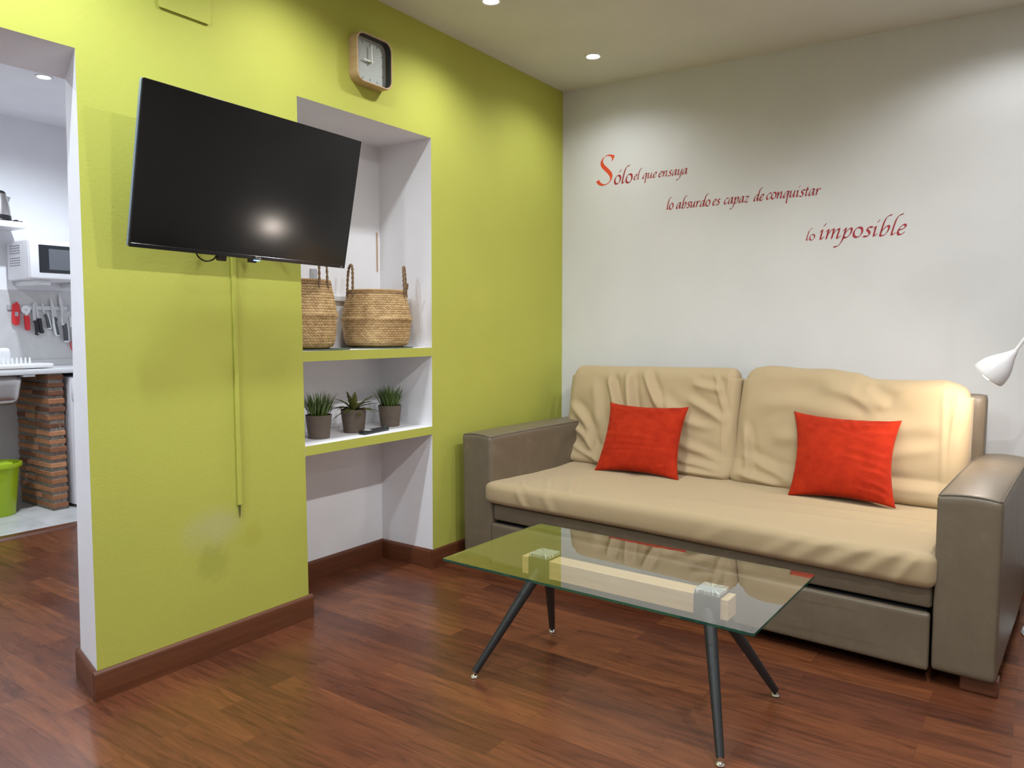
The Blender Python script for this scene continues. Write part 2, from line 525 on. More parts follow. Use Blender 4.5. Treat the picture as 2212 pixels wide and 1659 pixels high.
struct('wall_kitchen_end', bm, WHITE, 'white end wall of the kitchen out of sight', 'wall')

# threshold strip between laminate and tile
bm = NB()
prism(bm, [(-2.46, 0), (-2.37, 0), (-2.385, .012), (-2.445, .012)], 1, -4.5, -.95)
struct('trim_1', bm, SKIRT_Y, 'brown threshold strip between laminate and kitchen tile', 'trim')

# skirting boards
BH, BT = .098, .014
def skirt(bm, p0, p1, nrm, mi=0):
    p0, p1 = Vector((*p0, 0)), Vector((*p1, 0)); n = Vector((*nrm, 0))
    prof = [(0, 0), (BT, 0), (BT, BH - .012), (BT - .003, BH - .004), (BT - .008, BH), (0, BH)]
    a = [bm.verts.new(p0 + n * t + Vector((0, 0, z))) for t, z in prof]
    b = [bm.verts.new(p1 + n * t + Vector((0, 0, z))) for t, z in prof]
    k = len(prof)
    fs = [bm.faces.new(a[::-1]), bm.faces.new(b)] + [bm.faces.new((a[i], a[(i + 1) % k], b[(i + 1) % k], b[i])) for i in range(k)]
    for f in fs: f.material_index = mi
SK = [SKIRT_Y, SKIRT_X]
bm = NB()
skirt(bm, (0, -2.945), (0, -2.041), (1, 0), 0)
skirt(bm, (-.243, -2.8735), (.003, -2.9315), (-.229, -.973), 1)
skirt(bm, (T, -2.885), (T, -2.30), (-1, 0), 0)
struct('baseboard_pillar', bm, SK, 'brown skirting wrapped round the foot of the green pillar', 'baseboard')
bm = NB()
skirt(bm, (-.36, -2.055), (-.36, -1.259), (1, 0), 0)
skirt(bm, (-.36, -1.259), (.0, -1.259), (0, -1), 1)
skirt(bm, (-.36, -2.055), (.0, -2.055), (0, 1), 1)
struct('baseboard_niche', bm, SK, 'brown skirting along the inside of the white niche', 'baseboard')
bm = NB(); skirt(bm, (0, -1.273), (0, -.005), (1, 0), 0)
struct('baseboard_left', bm, SK, 'brown skirting on the green wall beside the sofa', 'baseboard')
bm = NB(); skirt(bm, (BT, wy(BT)), (X1, wy(X1)), (math.sin(WA), -math.cos(WA)), 1)
struct('baseboard_back', bm, SK, 'brown skirting on the white wall behind the sofa', 'baseboard')

# niche shelves (white with a green front edge)
for nm, z0, z1, lb in (('niche_shelf', 1.088, 1.131, 'upper built-in niche shelf with lime green edge, under the two baskets'),
                       ('niche_shelf', .692, .733, 'lower built-in niche shelf with lime green edge, under the three pots')):
    bm = NB()
    yl = -2.057 if z1 < 1 else -2.059
    prism(bm, [(yl, z0), (-1.2545, z0), (-1.2525, z1), (yl, z1)], 0, -.36, .0005, 0, 1)
    o = obj(nm, bm, [GREEN, WHITE]); o['kind'] = 'structure'; tag(o, lb, 'shelf', 'built-in niche shelves')

# ------------------------------------------------------------------ ceiling spotlights
def make_spot():
    t = thing('ceiling_spotlight', 'x', 'ceiling light')
    bm = NB()
    lathe(bm, [(.030, -.001), (.034, -.004), (.043, -.006), (.048, -.004), (.049, .0)], 40)
    obj('trim_ring', bm, PLAIN_WHITE, t)
    bm = NB()
    lathe(bm, [(0, -.006), (.018, -.0055), (.027, -.004), (.030, -.001)], 32)
    obj('bulb', bm, BULB, t)
    return t
spot0 = make_spot()
def spot_light(x, y, z, e, size=150, blend=.8, rad=.035, col=COOL):
    l = bpy.data.lights.new('spot_light', 'SPOT'); l.energy = e; l.color = col
    l.spot_size = R(size); l.spot_blend = blend; l.shadow_soft_size = rad
    o = bpy.data.objects.new('spot_light', l); COL.objects.link(o)
    o.location = (x, y, z)
    return o
SPOTS = [(.455, -.435, .34, NEUT, 'round white ceiling spotlight nearest the room corner'),
         (.415, -1.305, .52, NEUT, 'round white ceiling spotlight second along the green wall, in front of the clock'),
         (.415, -2.18, .52, NEUT, 'ceiling spotlight above the wall-mounted television, third from the corner'),
         (.415, -3.06, .75, COOL, 'ceiling spotlight by the kitchen opening, fourth from the corner'),
         (.415, -3.94, 1.3, COOL, 'ceiling spotlight left of the kitchen opening, fifth from the corner'),
         (2.44, -.36, .30, NEUT, 'ceiling spotlight above the right end of the sofa by the white wall'),
         (2.42, -1.24, .62, NEUT, 'ceiling spotlight in front of the right sofa arm'),
         (2.42, -2.12, 1.35, NEUT, 'ceiling spotlight over the middle of the room, right of the coffee table'),
         (2.42, -3.0, 1.15, NEUT, 'ceiling spotlight a step in front of the viewer'),
         (2.42, -4.6, .4, NEUT, 'added ceiling fill spotlight behind the viewer'),  # unseen lamp added for fill light
         (4.2, -2.6, .6, NEUT, 'ceiling spotlight near the right wall'),
         (1.2, -5.2, 2.0, COOL, 'added ceiling fill spotlight at the rear left of the room')]  # unseen lamp added to brighten the opening's jamb and the niche
first = True
for x, y, k, col, lb in SPOTS:
    o = spot0 if first else copy_tree(spot0)
    first = False
    o.location = (x, y, CEIL); tag(o, lb, 'ceiling light', 'living room ceiling spotlights')
    spot_light(x, y, CEIL - .012, E_SPOT * k, size=174 if (x > 1 and -3.5 < y < -2) or y < -3.5 else 150, blend=.5 if x > 1 or y < -3.5 else .8, col=col)
for x, y, lb in ((-2.33, -2.0, 'kitchen ceiling spotlight seen through the opening'), (-1.6, -3.3, 'kitchen ceiling spotlight out of sight left of the opening')):
    o = copy_tree(spot0); o.location = (x, y, CEIL); tag(o, lb, 'ceiling light', 'kitchen ceiling spotlights')
    spot_light(x, y, CEIL - .012, E_KITCHEN, 160, .6)

# ------------------------------------------------------------------ access panel, cable duct
bm = NB()
prism(bm, [(-2.644, 2.333), (-2.638, 2.316), (-2.455, 2.316), (-2.447, 2.325), (-2.447, 2.48), (-2.644, 2.48)], 0, .0005, .008)
tag(obj('access_panel', bm, GREEN), 'lime green painted cover plate high on the green wall', 'cover plate')
bm = NB()
bx(bm, (.0005, -2.389, .548), (.012, -2.372, 1.60), .002, 1)
tag(obj('cable_duct', bm, GREEN), 'thin green vertical cable duct running down below the television', 'cable duct')
bm = NB()
tube(bm, [(.005, -2.380, .56), (.006, -2.381, .525), (.005, -2.380, .498)], [.004, .003, .001], 8)
tag(obj('cable_end', bm, mat('dark_cable', (.09, .10, .03), .7)), 'short dark cable end hanging out below the green duct', 'cable')

# ------------------------------------------------------------------ television
TVC = Vector((.172, -2.379, 1.732)); tyaw, tpit, trol = .009, .207, -.010
n_ = Vector((math.cos(tyaw) * math.cos(tpit), math.sin(tyaw) * math.cos(tpit), -math.sin(tpit)))
r_ = Vector((0, 0, 1)).cross(n_).normalized(); u_ = n_.cross(r_)
rr_ = r_ * math.cos(trol) + u_ * math.sin(trol); uu_ = u_ * math.cos(trol) - r_ * math.sin(trol)
tv = thing('television', 'black flat television tilted forward on its wall mount over the green wall', 'television')
tv.matrix_world = Matrix(((rr_.x, uu_.x, n_.x, TVC.x), (rr_.y, uu_.y, n_.y, TVC.y), (rr_.z, uu_.z, n_.z, TVC.z), (0, 0, 0, 1)))
TW, TH = .905, .515
bm = NB()
bx(bm, (-TW / 2, -TH / 2, -.011), (TW / 2, TH / 2, -.0008), .003, 2)
bx(bm, (-TW / 2, -TH / 2, -.003), (TW / 2, -TH / 2 + .0135, .0012), .001, 1)
for s in (-1, 1):
    bx(bm, (s * TW / 2 - .003, -TH / 2, -.003), (s * TW / 2 + .003, TH / 2, .0008), .001, 1)
bx(bm, (-TW / 2, TH / 2 - .003, -.003), (TW / 2, TH / 2 + .0015, .0008), .001, 1)
obj('bezel', bm, BEZEL, tv)
bm = NB(); bx(bm, (-TW / 2 + .002, -TH / 2 + .013, -.002), (TW / 2 - .002, TH / 2 - .002, .0004))
obj('screen', bm, SCREEN, tv, 0)
bm = NB(); bx(bm, (-TW / 2 - .0025, -TH / 2 + .001, -.022), (TW / 2 + .0025, TH / 2, -.009), .004, 2)
o = obj('side_band', bm, SILVER, tv); o['label'] = 'blue grey rear edge of the casing'
bm = NB()
bx(bm, (-TW * .36, -TH / 2 + .006, -.042), (TW * .36, .03, -.018), .008, 2)
obj('back_cover', bm, BLACKP, tv)
def text_mesh(name, s, size, m, parent, loc, rot=(0, 0, 0), sx=1.0):
    cu = bpy.data.curves.new(name, 'FONT'); cu.body = s; cu.size = size
    cu.align_x = 'CENTER'; cu.align_y = 'CENTER'; cu.extrude = .0002
    t = bpy.data.objects.new(name, cu); COL.objects.link(t)
    me = bpy.data.meshes.new_from_object(t.evaluated_get(bpy.context.evaluated_depsgraph_get()))
    bpy.data.objects.remove(t)
    for v in me.vertices: v.co.x *= sx
    me.materials.clear()
    o = link(name, me, m, parent, 0)
    o.location = loc; o.rotation_euler = rot
    return o
text_mesh('maker_logo', 'TCL', .0135, LOGO, tv, (.028, -TH / 2 + .0066, .0016), sx=1.15)
bm = NB()
bx(bm, (.432, -TH / 2 + .004, .0012), (.439, -TH / 2 + .0055, .0016)); bx(bm, (.434, -TH / 2 + .0062, .0012), (.437, -TH / 2 + .008, .0016))
obj('corner_mark', bm, LOGO, tv, 0)
bm = NB(); bx(bm, (-.006, -TH / 2 - .014, -.016), (.028, -TH / 2 + .002, -.004), .002, 1)
rc = obj('receiver', bm, BLACKP, tv)
bm = NB(); bx(bm, (.012, -TH / 2 - .006, -.0045), (.040, -TH / 2 - .0015, -.002), .0008, 1)
o = obj('indicator_light', bm, BLUELED, rc); o['label'] = 'glowing blue indicator strip'
bm = NB(); bx(bm, (-.122, -TH / 2 - .020, -.036), (-.086, -TH / 2 + .004, -.022), .002, 1)
bx(bm, (-.108, -TH / 2 - .014, -.0225), (-.100, -TH / 2 - .006, -.0215), 0, 1)
obj('plug_box', bm, BLACKP, tv)
bm = NB()
tube(bm, catmull([(-.205, -TH / 2 + .01, -.03), (-.195, -TH / 2 - .012, -.03), (-.165, -TH / 2 - .026, -.03), (-.135, -TH / 2 - .018, -.03), (-.12, -TH / 2 + .004, -.03)], 6), .0028, 8)
obj('cable', bm, BLACKP, tv)
# wall mount stays on the wall
wm = thing('tv_wall_mount', 'dark steel bracket holding the television off the green wall', 'bracket', (0, -2.379, 1.73))
bm = NB(); bx(bm, (.0005, -.11, -.11), (.006, .11, .11), .001, 1); obj('wall_plate', bm, DARKVOID, wm)
for s in (-1, 1):
    bm = NB()
    tube(bm, [(.006, s * .08, -.06), (.045, s * .08, -.06), (.075, s * .08, -.055)], .008, 8)
    obj('arm', bm, DARKVOID, wm)

# ------------------------------------------------------------------ wall clock
ck = thing('wall_clock', 'square wooden wall clock with rounded corners showing nine', 'clock', (.001, -1.671, 2.402))
def rrect(w, h, r, n=8):
    p = []
    for cx, cy, a0 in ((w / 2 - r, h / 2 - r, 0), (-w / 2 + r, h / 2 - r, 90), (-w / 2 + r, -h / 2 + r, 180), (w / 2 - r, -h / 2 + r, 270)):
        for k in range(n + 1):
            a = R(a0 + 90 * k / n); p.append((cx + r * math.cos(a), cy + r * math.sin(a)))
    return p
CS, CD = .214, .052
bm = NB()
loops = []
for x, sz, rd in ((0, CS, .042), (CD - .003, CS, .042), (CD, CS - .006, .040), (CD, CS - .011, .038), (CD - .003, CS - .016, .036)):
    loops.append([bm.verts.new((x, a, b)) for a, b in rrect(sz, sz, rd)])
for a, b in zip(loops, loops[1:]):
    for k in range(len(a)):
        bm.faces.new((a[k], a[(k + 1) % len(a)], b[(k + 1) % len(a)], b[k]))
bm.faces.new(loops[0][::-1])
obj('frame', bm, BIRCH, ck)
bm = NB()
lp = [[bm.verts.new((x, a, b)) for a, b in rrect(CS - .0165, CS - .0165, .0357)] for x in (CD - .0032, .015)]
for k in range(len(lp[0])): bm.faces.new((lp[0][k], lp[0][(k + 1) % len(lp[0])], lp[1][(k + 1) % len(lp[0])], lp[1][k]))
o = obj('inner_rim', bm, mat('dark_rim', (.05, .05, .045), .6), ck); o['label'] = 'dark inner side of the frame'
bm = NB(); prism(bm, rrect(CS - .0170, CS - .0170, .035), 0, .012, .017)
obj('face', bm, CLOCKFACE, ck, 0)
def bar(bm, ang, l0, l1, wd, x0, x1):
    # ang clockwise from twelve, seen from the room (y runs to the right)
    d = Vector((0, math.sin(ang), math.cos(ang))); s = Vector((0, math.cos(ang), -math.sin(ang)))
    q = [d * l0 - s * wd / 2, d * l0 + s * wd / 2, d * l1 + s * wd / 2, d * l1 - s * wd / 2]
    va = [bm.verts.new(v + Vector((x0, 0, 0))) for v in q]; vb = [bm.verts.new(v + Vector((x1, 0, 0))) for v in q]
    bm.faces.new(va[::-1]); bm.faces.new(vb)
    for i in range(4): bm.faces.new((va[i], va[(i + 1) % 4], vb[(i + 1) % 4], vb[i]))
for h in (1, 2, 4, 5, 7, 8, 10, 11):
    bm = NB()
    a = R(30 * h); rad = .079 / max(abs(math.sin(a)), abs(math.cos(a))); rad = min(rad, .089)
    bar(bm, a, rad - .006, rad + .004, .0035, .017, .0175)
    obj('hour_mark', bm, INK, ck, 0)
for s, y, z in (('12', 0, .073), ('3', .075, 0), ('6', 0, -.075), ('9', -.075, 0)):
    text_mesh('numeral', s, .017, INK, ck, (.0174, y, z), (PI / 2, 0, PI / 2), .8)
bm = NB(); bar(bm, R(-88), -.008, .046, .0062, .026, .0285); obj('hour_hand', bm, HAND, ck, 0)
bm = NB(); bar(bm, R(-1), -.008, .070, .0055, .0295, .0315); obj('minute_hand', bm, HAND, ck, 0)
bm = NB(); tube(bm, [(.017, 0, 0), (.034, 0, 0)], .005, 16); obj('hub', bm, HAND, ck)

# ------------------------------------------------------------------ wall lettering (broad-nib strokes)
GL = {
 'o': ([[('c', .42, .5, .36, .5)]], .86),
 'l': ([[(.72, 2.02), (.52, 1.98), (.34, 1.80), (.24, 1.45), (.19, .9), (.17, .25), (.20, .04), (.30, .06), (.46, .24)]], .50),
 'e': ([[(.12, .46), (.40, .54), (.62, .74), (.54, .97), (.34, .95), (.14, .62), (.09, .26), (.24, .02), (.46, .06), (.66, .27)]], .74),
 'i': ([[(.0, .76), (.15, .96), (.18, .86), (.17, .22), (.21, .03), (.30, .06), (.46, .26)], [(.22, 1.36), (.38, 1.62)]], .50),
 'u': ([[(.0, .78), (.14, .97), (.17, .86), (.15, .24), (.24, .03), (.42, .16), (.70, .66)], [(.74, 1.0), (.70, .22), (.74, .03), (.82, .06), (.98, .26)]], 1.0),
 'n': ([[(.0, .76), (.14, .97), (.17, .86), (.16, 0)], [(.16, .36), (.40, .82), (.60, .98), (.70, .86), (.67, .22), (.71, .03), (.80, .06), (.96, .26)]], 1.0),
 'm': ([[(.0, .76), (.14, .97), (.17, .86), (.16, 0)], [(.16, .36), (.38, .82), (.56, .98), (.65, .86), (.63, 0)], [(.63, .36), (.86, .82), (1.04, .98), (1.13, .86), (1.10, .22), (1.14, .03), (1.23, .06), (1.39, .26)]], 1.43),
 'a': ([[(.72, .93), (.48, .98), (.24, .76), (.10, .36), (.14, .06), (.30, .05), (.54, .34), (.72, .86)], [(.76, 1.0), (.71, .22), (.75, .03), (.83, .06), (.98, .26)]], 1.0),
 'q': ([[(.72, .93), (.48, .98), (.24, .76), (.10, .36), (.14, .06), (.30, .05), (.54, .34), (.72, .86)], [(.78, 1.02), (.73, .1), (.71, -.80)], [(.71, -.80), (.86, -.66)]], .92),
 'd': ([[(.72, .93), (.48, .98), (.24, .76), (.10, .36), (.14, .06), (.30, .05), (.54, .34), (.72, .86)], [(1.26, 2.02), (1.06, 1.98), (.90, 1.80), (.80, 1.35), (.71, .22), (.75, .03), (.83, .06), (.98, .26)]], 1.0),
 'b': ([[(.72, 2.02), (.52, 1.98), (.34, 1.80), (.24, 1.45), (.19, .9), (.16, .06)], [(.17, .34), (.38, .76), (.60, .97), (.76, .82), (.72, .40), (.54, .10), (.32, .0), (.16, .06)]], .88),
 'p': ([[(.0, .72), (.18, .94), (.22, .98), (.19, .3), (.12, -.30), (-.05, -.70), (-.26, -.84), (-.46, -.84)], [(.19, .34), (.40, .76), (.60, .97), (.76, .82), (.72, .40), (.54, .10), (.36, .02), (.18, .10)]], .88),
 'y': ([[(.0, .78), (.14, .97), (.17, .86), (.15, .24), (.24, .03), (.42, .16), (.70, .66)], [(.76, 1.0), (.70, .1), (.60, -.42), (.40, -.74), (.22, -.84), (.04, -.82)]], .86),
 's': ([[(.66, .90), (.46, .97), (.26, .86), (.28, .66), (.48, .46), (.54, .22), (.38, .03), (.06, .06)]], .70),
 'r': ([[(.0, .76), (.14, .97), (.17, .86), (.16, 0)], [(.16, .36), (.38, .82), (.54, .95), (.68, .88)]], .72),
 'c': ([[(.66, .86), (.54, .97), (.32, .88), (.12, .56), (.09, .24), (.24, .03), (.42, .07), (.62, .28)]], .70),
 'z': ([[(.10, .92), (.66, .92)], [(.66, .92), (.06, .07)], [(.04, .07), (.62, .05)]], .74),
 't': ([[(.30, 1.34), (.22, .3), (.24, .05), (.34, .06), (.50, .24)], [(.02, .92), (.58, .98)]], .58),
}
GL['ó'] = (GL['o'][0] + [[(.46, 1.36), (.68, 1.66)]], GL['o'][1])
def wall_pt(s, z, off=.0012):
    return Vector((s * math.cos(WA) + off * math.sin(WA), s * math.sin(WA) - off * math.cos(WA), z))
NIB_A = R(38)
def word_mesh(bm, word, s0, s1, z, xh, nib=.25, slant=.20):
    adv = 0; strokes = []
    for ch in word:
        st, a = GL[ch]
        for s in st:
            if s[0][0] == 'c':
                _, cx, cy, rx, ry = s[0]
                # slanted oval: thick sides come from the nib angle
                pts = [np.array((cx + rx * math.cos(t), cy + ry * math.sin(t))) for t in np.linspace(0, 2 * PI, 41)]
            elif len(s) == 2: pts = [np.array(s[0], float) * (1 - t) + np.array(s[1], float) * t for t in (0, .5, 1)]
            else: pts = catmull(s, 6)
            strokes.append([(p[0] + adv, p[1]) for p in pts])
        adv += a + .06
    allx = [p[0] + slant * p[1] for s in strokes for p in s]
    lo, hi = min(allx), max(allx)
    k = (s1 - s0) / (hi - lo)
    nx, nz = nib * xh / 2 * math.cos(NIB_A), nib * xh / 2 * math.sin(NIB_A)
    for s in strokes:
        q = [((p[0] + slant * p[1] - lo) * k + s0, z + p[1] * xh) for p in s]
        rows = [(bm.verts.new(wall_pt(a - nx, b - nz)), bm.verts.new(wall_pt(a + nx, b + nz))) for a, b in q]
        for (a, b), (c, d) in zip(rows, rows[1:]):
            bm.faces.new((a, b, d, c))
        # the nib has a little thickness
        th = .028 * xh
        rows = [(bm.verts.new(wall_pt(a + nz / nz * 0 - th * .6, b + th)), bm.verts.new(wall_pt(a + th * .6, b - th))) for a, b in q]
        for (a, b), (c, d) in zip(rows, rows[1:]):
            bm.faces.new((a, b, d, c))
S_OUT = [(0.3533, 2.2672), (0.3422, 2.2728), (0.32, 2.2775), (0.2978, 2.2738), (0.2756, 2.2592), (0.2629, 2.2406), (0.2615, 2.222), (0.2697, 2.2038), (0.2891, 2.1844), (0.3084, 2.165), (0.3213, 2.1464), (0.3252, 2.1317), (0.3184, 2.1151), (0.2994, 2.1041), (0.2802, 2.1052), (0.264, 2.1149), (0.2543, 2.1275), (0.2526, 2.1349), (0.2429, 2.1286), (0.2333, 2.1238), (0.2398, 2.113), (0.2529, 2.1015), (0.269, 2.0964), (0.2898, 2.0978), (0.3121, 2.1057), (0.331, 2.1224), (0.3403, 2.1444), (0.3385, 2.1618), (0.3273, 2.1802), (0.3048, 2.2027), (0.2871, 2.2205), (0.2784, 2.2345), (0.2773, 2.249), (0.2852, 2.2639), (0.2979, 2.2701), (0.3138, 2.2705), (0.3297, 2.2629), (0.3361, 2.2521), (0.3353, 2.2388), (0.3388, 2.2367), (0.3471, 2.2522)]
def dec_line(lb, words, big=False):
    t = thing('wall_lettering', lb, 'wall lettering', wall_pt(words[0][1], words[0][3]), 0, 'red vinyl quotation on the white wall')
    inv = Matrix.Translation(-t.location)
    if big:
        bm = NB(); ps = catmull(S_OUT, 3, True)
        vs = [bm.verts.new(wall_pt(a, b)) for a, b in ps]
        for tri in tessellate_polygon([[Vector((a, b, 0)) for a, b in ps]]): bm.faces.new([vs[i] for i in tri])
        bmesh.ops.transform(bm, matrix=inv, verts=bm.verts)
        o = obj('capital_letter', bm, VINYL_LIT, t, 0); o['label'] = 'large capital S, orange red with spotlight painted into its colour'
    for wd, a, b, z, xh in words:
        bm = NB(); word_mesh(bm, wd, a, b, z, xh)
        bmesh.ops.transform(bm, matrix=inv, verts=bm.verts)
        obj('word', bm, VINYL_R, t, 0)
dec_line('top line of red wall lettering reading Sólo el que ensaya', [('ólo', .356, .467, 2.097, .050), ('el', .480, .530, 2.110, .031), ('que', .535, .620, 2.110, .031), ('ensaya', .635, .806, 2.110, .032)], True)
dec_line('middle line of red wall lettering reading lo absurdo es capaz de conquistar', [('lo', .688, .724, 1.918, .034), ('absurdo', .745, .940, 1.918, .034), ('es', .957, .998, 1.919, .034), ('capaz', 1.022, 1.157, 1.920, .034), ('de', 1.185, 1.235, 1.922, .034), ('conquistar', 1.252, 1.527, 1.925, .035)])
dec_line('bottom line of red wall lettering reading lo imposible', [('lo', 1.463, 1.503, 1.692, .030), ('imposible', 1.530, 1.930, 1.693, .050)])

# ------------------------------------------------------------------ coffee table
TA = -.0234
ct = thing('coffee_table', 'rectangular glass coffee table with black splayed legs and pale wooden beam', 'coffee table', (1.372, -1.852, 0), TA)
HL, HW, TZ = .5495, .2975, .421
bm = NB()
out = rrect(2 * HL, 2 * HW, .008, 4)
vs = prism(bm, out, 2, TZ - .008, TZ, 0, 1, 2)
es = [e for e in bm.edges if all(abs(v.co.z - TZ) < 1e-5 for v in e.verts)]
obj('glass_top', bm, [GLASS, GLASSEDGE, GLASSUNDER], ct, 0)
bm = NB(); bx(bm, (-.392, -.036, .331), (.382, .036, .396), .002, 1)
o = obj('beam', bm, PINE, ct); o['label'] = 'pale wooden beam'
for s in (-1, 1):
    cx = s * .316
    bm = NB()
    bx(bm, (cx - .042, -.046, .322), (cx + .042, .046, .401), .003, 2)
    br = obj('bracket', bm, BLACK, ct); br['label'] = 'dark metal bracket'
    bm = NB()
    bx(bm, (cx - .041, -.041, .401), (cx + .041, .041, .4128), .001, 1)
    o = obj('chrome_plate', bm, None or CHROME, br); o['label'] = 'square brushed chrome disc with painted star glints'
    for t in (-1, 1):
        top = Vector((cx + s * .004, t * .030, .352)); foot = Vector((s * .4455, t * .246, .020))
        bm = NB()
        d = (foot - top)
        tube(bm, [top, top + d * .02, top + d * .97, foot], [.0205, .021, .0122, .0118], 24)
        lg = obj('leg', bm, BLACK, ct)
        bm = NB()
        lathe(bm, [(0, 0), (.012, 0), (.0145, .002), (.0145, .0045), (.011, .0095), (.006, .012), (.005, .013), (.005, .026), (0, .026)], 24, (s * .4465, t * .248, 0))
        obj('levelling_foot', bm, CHROME, lg)

# star-brushed chrome plates: spotlight glints painted as white streaks in the base colour
STAR = mat('star_glint_chrome', (.9, .92, .92), .30, .15)
_tc = N(STAR, 'ShaderNodeTexCoord'); _sp = N(STAR, 'ShaderNodeSeparateXYZ'); L(STAR, _tc.outputs['Object'], _sp.inputs[0])
def _math(m, op, a, b=None):
    n = N(m, 'ShaderNodeMath', operation=op)
    for i, v in enumerate((a, b)):
        if v is None: continue
        if isinstance(v, (int, float)): n.inputs[i].default_value = v
        else: L(m, v, n.inputs[i])
    return n.outputs[0]
_ang = _math(STAR, 'ARCTAN2', _sp.outputs[1], _math(STAR, 'SUBTRACT', _math(STAR, 'ABSOLUTE', _sp.outputs[0]), .316))
_w = N(STAR, 'ShaderNodeTexNoise', noise_dimensions='1D'); _w.inputs['Scale'].default_value = 4.2; _w.inputs['Detail'].default_value = 6; _w.inputs['Roughness'].default_value = .8
L(STAR, _ang, _w.inputs['W'])
L(STAR, ramp(STAR, _w.outputs['Fac'], [(.44, (.16, .19, .17)), (.53, (.50, .55, .52)), (.57, (1, 1, 1))]), bsdf(STAR).inputs['Base Color'])
for o in ct.children_recursive:
    if o.name.startswith('chrome_plate'): o.data.materials[0] = STAR

# ------------------------------------------------------------------ sofa bed
SROT = -R(3.25)
sofa = thing('sofa', 'taupe leather sofa with beige covered seat and back cushions against the white wall', 'sofa', (.082, -1.112, 0), SROT)
SW, SD, AW = 2.346, 1.08, .190
def arm(x0, top, lean):
    h = top - .055
    def d(P, nr):
        z = P[:, 2] / h + .5; x = P[:, 0] / AW * 2; y = P[:, 1] / SD * 2
        Q = P.copy()
        Q[:, 2] += np.clip(z, 0, 1) ** 6 * (.010 * (1 - x ** 2) + .006 * (1 - y ** 2))
        bulge = .006 * np.sin(PI * np.clip(z, 0, 1)) * (1 - y ** 2)
        Q[:, 0] += nr[:, 0] * bulge + nr[:, 0] * .003 * vnoise(P, 9)
        Q[:, 1] += nr[:, 1] * .004 * vnoise(P + 3, 8)
        Q[:, 0] += lean * (z - .5)
        return Q
    o = softbox('arm', (AW, SD, h), .013, (20, 50, 40), LEATHER, sofa, d, (x0 + AW / 2, SD / 2, .055 + h / 2))
    # piping along the top edge
    bm = NB()
    e = .004
    z = top + .0015
    def c3(x, y):
        xx, yy = (x - AW / 2) / (AW / 2), (y - SD / 2) / (SD / 2)
        return (x0 + x + lean * .5, y, z - .003 + .010 * (1 - xx ** 2) + .006 * (1 - yy ** 2))
    pts = [c3(AW - e, t) for t in np.linspace(SD - .02, e + .008, 14)] + [c3(t, e) for t in np.linspace(AW - e - .008, e + .008, 9)] + [c3(e, t) for t in np.linspace(e + .008, SD - .02, 14)]
    tube(bm, pts, .0022, 6)
    s = obj('piping', bm, SEAM, o)
    return o
arm(0, .682, -.012)
arm(SW - AW, .662, .0)
bm = NB(); bx(bm, (AW + .004, .012, .262), (SW - AW - .004, .98, .346), .012, 3)
obj('base_rail', bm, LEATHER, sofa)
def dd(P, nr):
    Q = P.copy()
    Q[:, 1] += nr[:, 1] * .004 * vnoise(P + 1, 7)
    s = np.exp(-((P[:, 0] - .585) / .004) ** 2)
    Q[:, 1] += np.where(nr[:, 1] < -.5, .0035 * s, 0)
    return Q
softbox('drawer_front', (SW - 2 * AW - .012, .03, .200), .009, (260, 4, 20), LEATHER, sofa, dd, (SW / 2, .006, .150))
bm = NB(); bx(bm, (AW + .02, .03, .06), (SW - AW - .02, 1.0, .25)); obj('drawer_box', bm, DARKVOID, sofa)
def dbk(P, nr):
    Q = P.copy(); Q[:, 1] += (P[:, 2] / .632 + .5) * .045; Q[:, 1] += nr[:, 1] * .004 * vnoise(P, 6); return Q
softbox('backrest_frame', (SW - 2 * AW + .036, .09, .632), .016, (60, 8, 24), LEATHER, sofa, dbk, (SW / 2 + .006, 1.005, .616))
for x, y in ((.06, .06), (SW - .05, .06), (.06, SD - .08), (SW - .06, SD - .08)):
    bm = NB(); bx(bm, (x - .055, y - .03, 0), (x + .055, y + .03, .06), .004, 1)
    obj('foot', bm, SKIRT_X, sofa)

